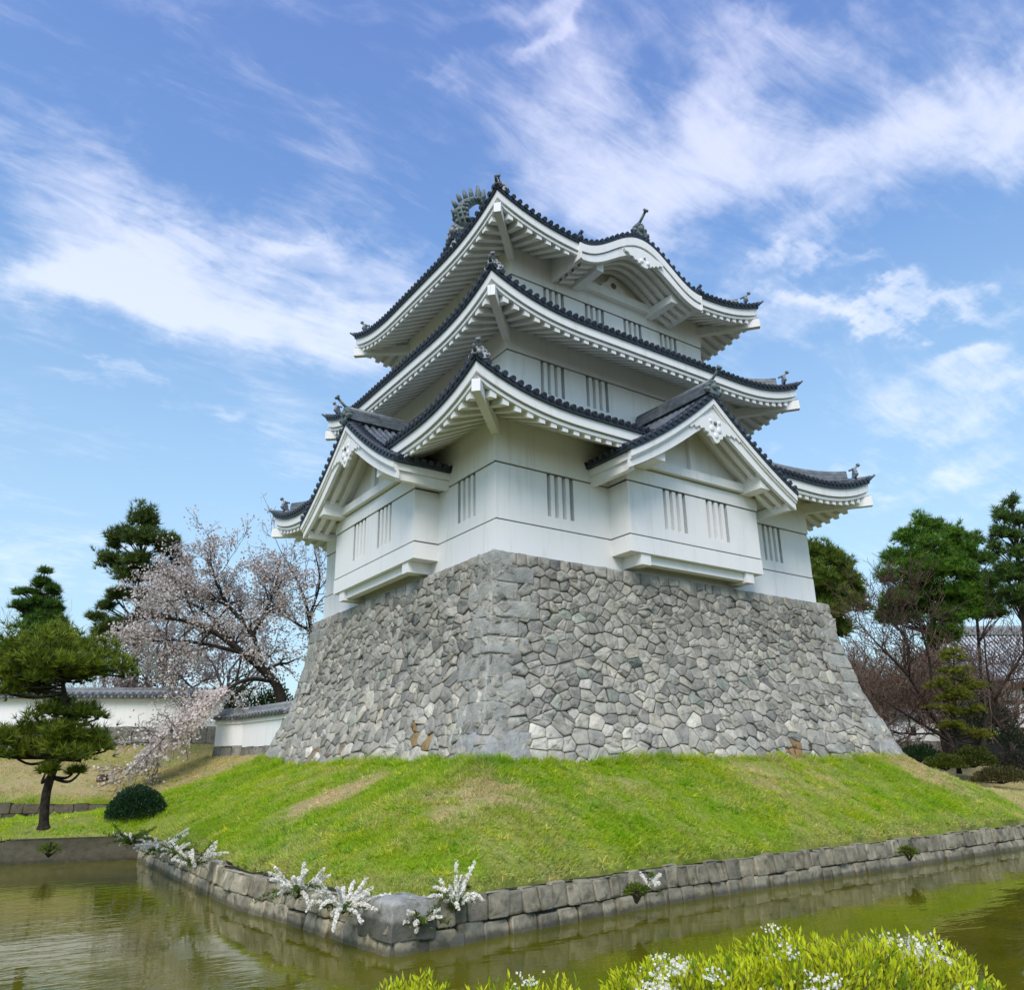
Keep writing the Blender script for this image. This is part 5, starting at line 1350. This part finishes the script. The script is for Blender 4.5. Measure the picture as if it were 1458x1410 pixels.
for i, (px, d, h, lb) in enumerate(((-12, 55, 11.5, 'leafless tree at the left edge of the photo behind the dark conifer'), (98, 60, 8.5, 'slender leafless tree between the dark conifer and the tall open pine'), (128, 58, 8.0, 'leafless tree just left of the tall open pine'))):
    q = np.array((*at(px, 1000, d)[:2], -4.3)); bare_tree('bare_tree', q, None, lb, 80+i, 3, (0.20, 0.165, 0.155), r0=0.15, nl=6, height=h, kids=(4, 4, 4, 3), minr=0.010, up=0.10)

# broadleaf shrubs: a mound of small leaves
def shrub(name, c, r, label, seed, n=5000, size=(0.06, 0.035), col=((0.02, 0.05, 0.015), (0.07, 0.12, 0.03)), cat='shrub', group=None, lump=0.12, stem=True, flowers=None, leafmat='leaf', fill=0.55):
    rng = np.random.default_rng(seed); c = np.array(c, float); r = np.array(r, float); root = empty(name, tuple(c), label, cat, group)
    q = unit(rng.normal(size=(n, 3))); q[:, 2] = np.abs(q[:, 2])-0.12; rad = rng.uniform(0, 1, (n, 1))**0.25
    lm = 1+lump*np.sin(q[:, 0:1]*6+seed)*np.sin(q[:, 1:2]*7+1)+lump*0.6*np.sin(q[:, 2:3]*9+q[:, 0:1]*8)
    P = c+q*rad*lm*r; D = unit(q*0.9+rng.normal(size=(n, 3))*0.6+np.array((0, 0, 0.3)))
    t_ = np.clip(rng.normal(0.4, 0.3, (n, 1)), 0, 1); Cc = np.array(col[0])*(1-t_)+np.array(col[1])*t_
    S = []
    for k in range(14):
        j = rng.integers(0, n); S += polyline(curve_pts([c-np.array((0, 0, 0.15)), (c+P[j])/2+rng.normal(size=3)*0.05, P[j]], 3), np.linspace(0.03, 0.008, 7))
    V, F, C = limbs(S, 4, rng, (0.05, 0.04, 0.03)); fast('stems', V, F, C, 'twig', root)
    V, F, C = leaves(P, D, size[0], size[1], rng, Cc); fast('foliage', V, F, C, leafmat, root)
    if flowers:
        m_, s_, fc = flowers; i = rng.integers(0, n, m_); V, F, C = blobs(P[i]+q[i]*0.05, s_, rng, np.broadcast_to(np.array(fc), (m_, 3))); fast('flowers', V, F, C, 'petal', root)
    return root
db = ong(194, 1160)
dome = shrub('round_shrub', db, (0.93, 0.9, 0.98), 'clipped round dark green shrub on the grass below the blossom branch', 91, 9000, (0.075, 0.045), ((0.012, 0.045, 0.018), (0.05, 0.105, 0.035)), lump=0.03)
for i, (px, py, d, r, lb, col) in enumerate((
        (395, 985, 38.6, (1.6, 1.2, 3.2), 'dark green shrub under the cherry trunk behind the low white wall', ((0.03, 0.06, 0.008), (0.11, 0.14, 0.015))),
        (345, 980, 41, (2.4, 1.5, 3.6), 'olive shrub in the shade of the cherry, behind the end of the long white wall', ((0.03, 0.05, 0.01), (0.10, 0.11, 0.02))),
        (10, 985, 43, (2.4, 1.6, 3.9), 'dark shrub behind the left end of the long white wall', ((0.012, 0.035, 0.012), (0.05, 0.085, 0.025))),
        (235, 985, 44, (3.6, 1.6, 4.6), 'brownish hedge shrub behind the middle of the long white wall', ((0.07, 0.055, 0.04), (0.22, 0.17, 0.14))))):
    q = at(px, py, d); q[2] = -4.4; shrub('shrub', q, r, lb, 95+i, 5200, (0.16, 0.09), col)
for i, (px, d, rx, h, lb) in enumerate(((-40, 92, 9, 7.0, 'far woods at the left edge'), (60, 95, 9, 6.0, 'far woods'), (160, 98, 10, 6.5, 'far woods'), (270, 96, 9, 6.5, 'far woods'), (370, 95, 9, 7.0, 'far woods'))):
    pass

# right background: pines, bare trees, shaped pine, shrubs
GP = ((0.04, 0.12, 0.014), (0.19, 0.33, 0.028))
b_ = np.array((*at(1178, 1040, 52)[:2], -5.2))
pine('pine_tree', b_, at(1172, 774, 52), padpx([(1165, 790, 52, 1.1, 0.8), (1190, 800, 52, 1.0, 0.7), (1160, 820, 51, 1.4, 0.8), (1200, 825, 52, 1.2, 0.7), (1175, 845, 51.5, 1.5, 0.8), (1215, 835, 52, 0.7, 0.5), (1205, 865, 52, 1.3, 0.7), (1170, 875, 51.5, 1.5, 0.8), (1190, 900, 52, 1.5, 0.8), (1222, 850, 52.5, 0.5, 0.35), (1160, 905, 52, 1.3, 0.7), (1150, 800, 52.5, 1.0, 0.8)]),
     'green pine showing beside the right wall corner of the tower', 101, 0.25, 0.36, 62, 9, (0.06, 0.11, 0.014), (0.20, 0.26, 0.028), wid=0.036)
b_ = np.array((*at(1335, 1050, 53)[:2], -5.2))
pine('pine_tree', b_, at(1322, 738, 53), padpx([(1322, 752, 53, 1.0, 0.8), (1295, 768, 53, 1.0, 0.7), (1345, 765, 53, 1.0, 0.7), (1320, 785, 52, 1.5, 0.8), (1278, 795, 53, 1.0, 0.6), (1362, 785, 53, 1.0, 0.6), (1300, 812, 52, 1.6, 0.8), (1340, 810, 52, 1.6, 0.8), (1268, 822, 53, 0.9, 0.5), (1375, 815, 53, 1.1, 0.6), (1315, 842, 52, 1.7, 0.8), (1280, 850, 52.5, 1.2, 0.7), (1355, 845, 52.5, 1.5, 0.7), (1385, 840, 53, 0.9, 0.6), (1300, 872, 53, 1.5, 0.7), (1345, 878, 52.5, 1.5, 0.7), (1385, 868, 53, 1.1, 0.6), (1265, 870, 54, 1.0, 0.7), (1330, 905, 53, 1.6, 0.7)]),
     'large full rounded pine with the bright green crown, above the bare trees on the right', 102, 0.3, 0.36, 60, 9, *GP, wid=0.036)
b_ = np.array((*at(1395, 1050, 56)[:2], -5.2))
pine('pine_tree', b_, at(1382, 760, 56), padpx([(1382, 772, 56, 0.8, 0.7), (1372, 792, 56, 0.8, 0.6), (1400, 795, 56, 1.0, 0.6), (1392, 820, 56, 1.1, 0.6), (1415, 830, 56, 0.9, 0.6), (1405, 855, 56, 1.2, 0.6), (1420, 870, 56, 1.0, 0.5), (1385, 850, 56, 1.1, 0.6)]),
     'slim pine between the large full pine and the pine at the right edge', 103, 0.2, 0.36, 46, 8, (0.045, 0.11, 0.018), (0.16, 0.26, 0.04), wid=0.036)
b_ = np.array((*at(1470, 1050, 51)[:2], -5.2))
pine('pine_tree', b_, at(1440, 704, 51), padpx([(1440, 718, 51, 0.5, 0.6), (1425, 735, 51, 0.6, 0.5), (1450, 740, 51, 0.8, 0.5), (1430, 760, 51, 0.8, 0.5), (1458, 765, 51, 0.9, 0.5), (1420, 780, 51, 0.5, 0.4), (1445, 790, 51, 1.0, 0.5), (1470, 790, 51, 1.0, 0.5), (1425, 815, 51, 0.9, 0.5), (1455, 820, 51, 1.1, 0.5), (1440, 845, 51, 1.1, 0.5), (1480, 835, 51, 1.2, 0.6), (1480, 740, 51, 1.0, 0.6), (1465, 860, 51, 1.2, 0.5), (1500, 780, 51, 1.3, 0.7)]),
     'loose tall pine at the right edge of the photo', 104, 0.24, 0.36, 42, 8, (0.04, 0.095, 0.02), (0.14, 0.22, 0.04), wid=0.036)
D1 = 40.0
tb = np.array((*at(1362, 1080, D1)[:2], -5.9))
bare_tree('bare_tree', tb, [([tb, at(1352, 1055, D1), at(1325, 1015, D1), at(1295, 965, D1), at(1262, 930, D1), at(1238, 905, D1)], 0.16, 0.03), ([at(1352, 1055, D1), at(1310, 1030, D1), at(1270, 1005, D1-0.5), at(1240, 985, D1-0.5)], 0.10, 0.02), ([at(1325, 1015, D1), at(1325, 950, D1), at(1310, 890, D1), at(1300, 850, D1)], 0.09, 0.02), ([at(1295, 965, D1), at(1290, 910, D1+0.5), at(1250, 870, D1+0.5)], 0.07, 0.02), ([at(1340, 1045, D1), at(1290, 1045, D1), at(1260, 1040, D1)], 0.06, 0.015)],
          'wide leafless tree with purplish brown twigs leaning toward the right edge of the rampart', 111, 3, (0.115, 0.073, 0.055), L0=1.9, kids=(4, 4, 4, 3), sub=20, minr=0.012)
tb = np.array((*at(1398, 1075, D1-1)[:2], -5.9))
bare_tree('bare_tree', tb, [([tb, at(1402, 1040, D1-1), at(1420, 990, D1-1), at(1445, 950, D1-1), at(1465, 915, D1-1)], 0.14, 0.03), ([at(1402, 1040, D1-1), at(1430, 1025, D1-1), at(1470, 1010, D1-1.5)], 0.09, 0.02), ([at(1415, 1000, D1-1), at(1405, 950, D1-1), at(1400, 890, D1-1)], 0.07, 0.02), ([at(1430, 970, D1-1), at(1465, 965, D1-1)], 0.05, 0.02)],
          'leafless tree with spreading dark branches in front of the tiled house', 112, 3, (0.11, 0.074, 0.058), L0=1.6, kids=(4, 4, 4, 3), sub=12, minr=0.012)
for i, (px, d, h, lb) in enumerate(((1330, 47, 9.2, 'upright leafless tree below the large full pine'), (1395, 46, 8.8, 'upright leafless tree left of the tiled house roof'), (1262, 46, 8.8, 'leafless brown tree close behind the right edge of the rampart'), (1440, 50, 8.6, 'pale twiggy leafless tree above the tiled house roof'), (1290, 50, 8.6, 'leafless brown tree in the back between the wide leafless tree and the large full pine'), (1358, 49, 9.0, 'leafless tree in the back, right of the trunk of the large full pine'), (1240, 43, 7.0, 'small leafless brown tree beside the white wall piece'), (1218, 47, 7.8, 'leafless brown tree partly hidden by the right edge of the rampart'))):
    q = np.array((*at(px, 1060, d)[:2], -5.6)); bare_tree('bare_tree', q, None, lb, 120+i, 4, (0.185, 0.125, 0.09), r0=0.15, nl=9, height=h*0.86, kids=(5, 4, 4, 3, 3), minr=0.014)
for i, (px, d, h) in enumerate(((1205, 55, 10.0), (1240, 57, 9.6), (1275, 55, 10.4), (1312, 58, 9.8), (1350, 57, 10.0), (1425, 62, 10.0))):
    q = np.array((*at(px, 1060, d)[:2], -5.2)); bare_tree('bare_tree', q, None, 'leafless brown tree of the far thicket behind the nearer bare trees on the right', 220+i, 4, (0.215, 0.148, 0.105), r0=0.15, nl=8, height=h*0.86, kids=(4, 4, 4, 3, 3), minr=0.019, group='leafless trees of the far thicket', ang=0.95)
D2 = 36.0
b_ = np.array((*at(1363, 1085, D2)[:2], -6.0))
pine('shaped_pine', b_, at(1358, 925, D2), padpx([(1357, 935, D2, 0.55, 0.42), (1362, 960, D2, 0.85, 0.34), (1340, 975, D2, 0.6, 0.28), (1385, 978, D2, 0.6, 0.28), (1360, 992, D2-0.2, 0.95, 0.33), (1345, 1012, D2, 0.75, 0.28), (1378, 1015, D2, 0.7, 0.28), (1355, 1035, D2-0.2, 0.75, 0.25), (1390, 1045, D2, 0.6, 0.22)]),
     'small tiered yellow-green pine in front of the bare trees on the right', 131, 0.10, 0.17, 130, 9, (0.07, 0.09, 0.012), (0.28, 0.28, 0.022), wid=0.018, cat='pine tree', padk=0.95)
for i, (px, py, d, r, lb, col) in enumerate((
        (1345, 1082, 34.5, (1.0, 0.8, 0.55), 'low yellow-green shrub at the foot of the small tiered pine', ((0.06, 0.09, 0.01), (0.16, 0.17, 0.02))),
        (1385, 1078, 35, (1.1, 0.9, 0.8), 'olive shrub right of the small tiered pine trunk', ((0.05, 0.07, 0.01), (0.13, 0.14, 0.02))),
        (1308, 1072, 37, (1.2, 0.9, 0.7), 'dark green shrub below the white wall piece', ((0.015, 0.05, 0.015), (0.05, 0.09, 0.025))),
        (1425, 1100, 33, (1.5, 1.0, 0.55), 'low brownish shrub near the right edge on the far side of the mound', ((0.07, 0.065, 0.02), (0.15, 0.13, 0.04))),
        (1450, 1085, 37, (1.6, 1.0, 0.9), 'dark tangled shrub below the leafless tree near the right edge', ((0.03, 0.03, 0.02), (0.08, 0.07, 0.045))),
        (1405, 1045, 44, (2.4, 1.5, 2.6), 'dark shrub mass at the house wall behind the leafless trees', ((0.015, 0.03, 0.012), (0.05, 0.06, 0.03))),
        (1285, 1060, 48, (4.6, 1.5, 5.2), 'brown hedge behind the wide leafless tree', ((0.05, 0.036, 0.026), (0.11, 0.08, 0.06))))):
    q = at(px, py, d); q[2] -= 0.3; shrub('shrub', q, r, lb, 140+i, 4500, (0.10, 0.055) if d < 40 else (0.16, 0.09), col)

# flowering spirea along the stone edge: arching wands set with white flowers
def spirea(px, py, z, n, L, label, seed, green=0.35, w_=1.0, tilt=(0, 0, 0.9)):
    rng = np.random.default_rng(seed); c = onz(px, py, z); root = empty('spirea_bush', tuple(c), label, 'flowering shrub', 'white spirea on the moat edge'); S = []; FL = []; LV = []
    for k in range(int(n*0.8)):
        a = rng.uniform(0, 6.28); L_ = L*1.45; d = unit(np.array((math.cos(a)*0.75*w_, math.sin(a)*0.75*w_, 0))+np.array(tilt)*rng.uniform(0.5, 1.1)); l_ = L_*rng.uniform(0.4, 1.2); dr_ = rng.uniform(0.05, 0.75)
        P = [c+d*l_*t_+np.array((0, 0, -dr_*l_*t_*t_)) for t_ in np.linspace(0, 1, 7)]; S += polyline(P, np.linspace(0.008, 0.004, 7))
        fl = rng.random() > green*0.7; m_ = int(62*l_/0.5)
        for t_ in rng.uniform(0.15, 1, m_):
            p = P[min(int(t_*6), 5)]*(1-(t_*6) % 1)+P[min(int(t_*6)+1, 6)]*((t_*6) % 1); (FL if (fl and t_ > 0.28) else LV).append(p+rng.normal(size=3)*0.010)
    V, F, C = limbs(S, 4, rng, (0.10, 0.085, 0.04)); fast('stems', V, F, C, 'twig', root)
    FL = np.array(FL); V, F, C = blobs(FL, 0.043, rng, np.broadcast_to(np.array((0.97, 0.93, 0.83)), FL.shape), 0.08); fast('flowers', V, F, C, 'petal', root)
    LV = np.array(LV+[c+rng.normal(size=3)*np.array((0.12, 0.12, 0.06)) for _ in range(int(60*green)+8)]); V, F, C = leaves(LV, unit(rng.normal(size=LV.shape)+np.array((0, 0, 0.6))), 0.06, 0.022, rng, np.broadcast_to(np.array((0.13, 0.19, 0.025)), LV.shape)); fast('foliage', V, F, C, 'leaf', root)
    return root
for a in ((648, 1300, -7.55, 26, 0.55, 'spirea with white wands standing up, right of the moat corner stone', 151, 0.3, 0.55), (597, 1322, -7.70, 30, 0.42, 'spirea with small white wands and green leaves on the moat corner itself', 152, 0.6, 0.9),
          (488, 1302, -7.50, 40, 0.55, 'dense white spirea just left of the moat corner, hanging over the edge', 153, 0.25, 1.0), (424, 1280, -7.45, 38, 0.58, 'dense white spirea second to the left of the moat corner', 154, 0.2, 1.0),
          (274, 1236, -7.42, 40, 0.62, 'broad white spirea on the left moat edge beside the ochre stones', 155, 0.25, 1.0), (228, 1215, -7.42, 34, 0.6, 'white spirea on the left moat edge nearest the far corner of the moat', 156, 0.35, 1.0),
          (248, 1222, -7.42, 22, 0.45, 'small leafy spirea between the two white ones on the left moat edge', 157, 0.7, 0.9), (186, 1204, -7.35, 50, 0.55, 'leafy green spirea with few flowers in the far corner of the moat', 158, 1.0, 1.0),
          (925, 1268, -7.50, 9, 0.42, 'tiny spirea with three white wands on the front stone edge', 159, 0.3, 0.6)): spirea(*a)
for px, py, z, r, lb, sd_ in ((1293, 1216, -7.55, 0.20, 'small yellow-green weed tuft on the front stone edge toward the right', 161), (905, 1272, -7.55, 0.17, 'green weed tuft on the front stone edge beside the tiny spirea', 162), (70, 1212, -7.5, 0.28, 'tan and green weed tuft on the dark moat edge below the front pine', 163)):
    q = onz(px, py, z); shrub('weed_tuft', q, (r, r, r*0.8), lb, sd_, 420, (0.085, 0.022), ((0.09, 0.14, 0.015), (0.22, 0.26, 0.03)), 'weed')
b_ = ong(145, 1112); mb = MB(); mb.tube([b_+(0, 0, -0.3), b_+(0.02, 0, 0.05), b_+(0.0, 0.02, 0.22)], [0.26, 0.22, 0.20], 12); tag(mb.build('tree_stump', ['old_wood'], None, tuple(b_)), 'short brown tree stump on the dry grass bank', 'stump')

# the bright bushes on the near bank, at the bottom of the photo
def near_bush(name, segs, label, seed, nst, flowers, tall=0.45):
    rng = np.random.default_rng(seed); c0 = at(*segs[0][:3]); root = empty(name, (c0[0], c0[1], -7.1), label, 'flowering shrub'); S = []; LP, LD, LC = [], [], []; FP = []
    wts = np.array([s_[3]*s_[4] for s_ in segs]); wts = wts/wts.sum()
    for k in range(nst):
        px, py, d, rx, ry, rz = segs[rng.choice(len(segs), p=wts)]
        c = at(px, py, d); q = unit(rng.normal(size=3)); q[2] = abs(q[2]); rr = rng.random()**0.3
        top = c+(RX*q[0]*rx+FH3*q[1]*ry+np.array((0, 0, q[2]*rz)))*rr
        d_ = unit(q*np.array((0.55, 0.55, 0.5))+np.array((0, 0, 0.75))+rng.normal(size=3)*0.22); l_ = tall*rng.uniform(0.6, 1.2); b0 = top-d_*l_
        P = [b0, b0+d_*l_*0.5+rng.normal(size=3)*0.015, top]; S += polyline(P, (0.0045, 0.0035, 0.002))
        young = rng.random() < 0.85
        nl = rng.integers(18, 28)
        for t_ in np.linspace(0.2, 1, nl):
            p = P[0]*(1-t_)+P[2]*t_; a = rng.uniform(0, 6.28); side = unit(np.cross(d_, (math.cos(a), math.sin(a), 0.3)))
            LP.append(p); LD.append(side*(1.0-0.45*t_)+d_*(0.55+0.6*t_)); s_ = rng.random()
            LC.append((np.array((0.74, 0.74, 0.022))*s_+np.array((0.54, 0.62, 0.016))*(1-s_)) if young else np.array((0.22, 0.36, 0.015)))
        if rng.random() < flowers and math.sin(top[0]*7.3+seed)*math.sin(top[1]*6.1+1)+0.5*math.sin(top[0]*17+top[1]*13) > 0.66:
            m_ = rng.integers(10, 34); FP.append(top+d_*0.02+rng.normal(size=(m_, 3))*np.array((0.034, 0.034, 0.018)))
    V, F, C = limbs(S, 4, rng, (0.14, 0.12, 0.04)); fast('stems', V, F, C, 'twig', root)
    V, F, C = leaves(np.array(LP), np.array(LD), 0.046, 0.013, rng, np.array(LC), 0.2); fast('foliage', V, F, C, 'leaf', root)
    if FP: FP = np.concatenate(FP); V, F, C = blobs(FP, 0.018, rng, np.broadcast_to(np.array((0.97, 0.93, 0.83)), FP.shape), 0.06); fast('flowers', V, F, C, 'petal', root)
    return root
FH3 = np.array((FH[0], FH[1], 0.0))
near_bush('flowering_bush', [(1130, 1445, 4.3, 0.55, 0.45, 0.42), (1310, 1445, 4.2, 0.45, 0.45, 0.40), (960, 1460, 4.3, 0.5, 0.4, 0.33), (1220, 1450, 4.0, 0.8, 0.45, 0.36), (1050, 1470, 4.0, 0.7, 0.4, 0.33)], 'big bright yellow-green bush with white flower clusters on the near bank', 171, 3400, 0.34)
near_bush('flowering_bush', [(600, 1455, 4.4, 0.22, 0.2, 0.25), (560, 1465, 4.4, 0.2, 0.2, 0.22)], 'small yellow-green bush at the bottom edge, left of the sparse shoots', 172, 260, 0.03)
near_bush('flowering_bush', [(720, 1470, 4.4, 0.32, 0.25, 0.27), (790, 1475, 4.4, 0.3, 0.25, 0.30)], 'sparse yellow-green shoots at the bottom edge, between the small and the big bush', 173, 150, 0.06)
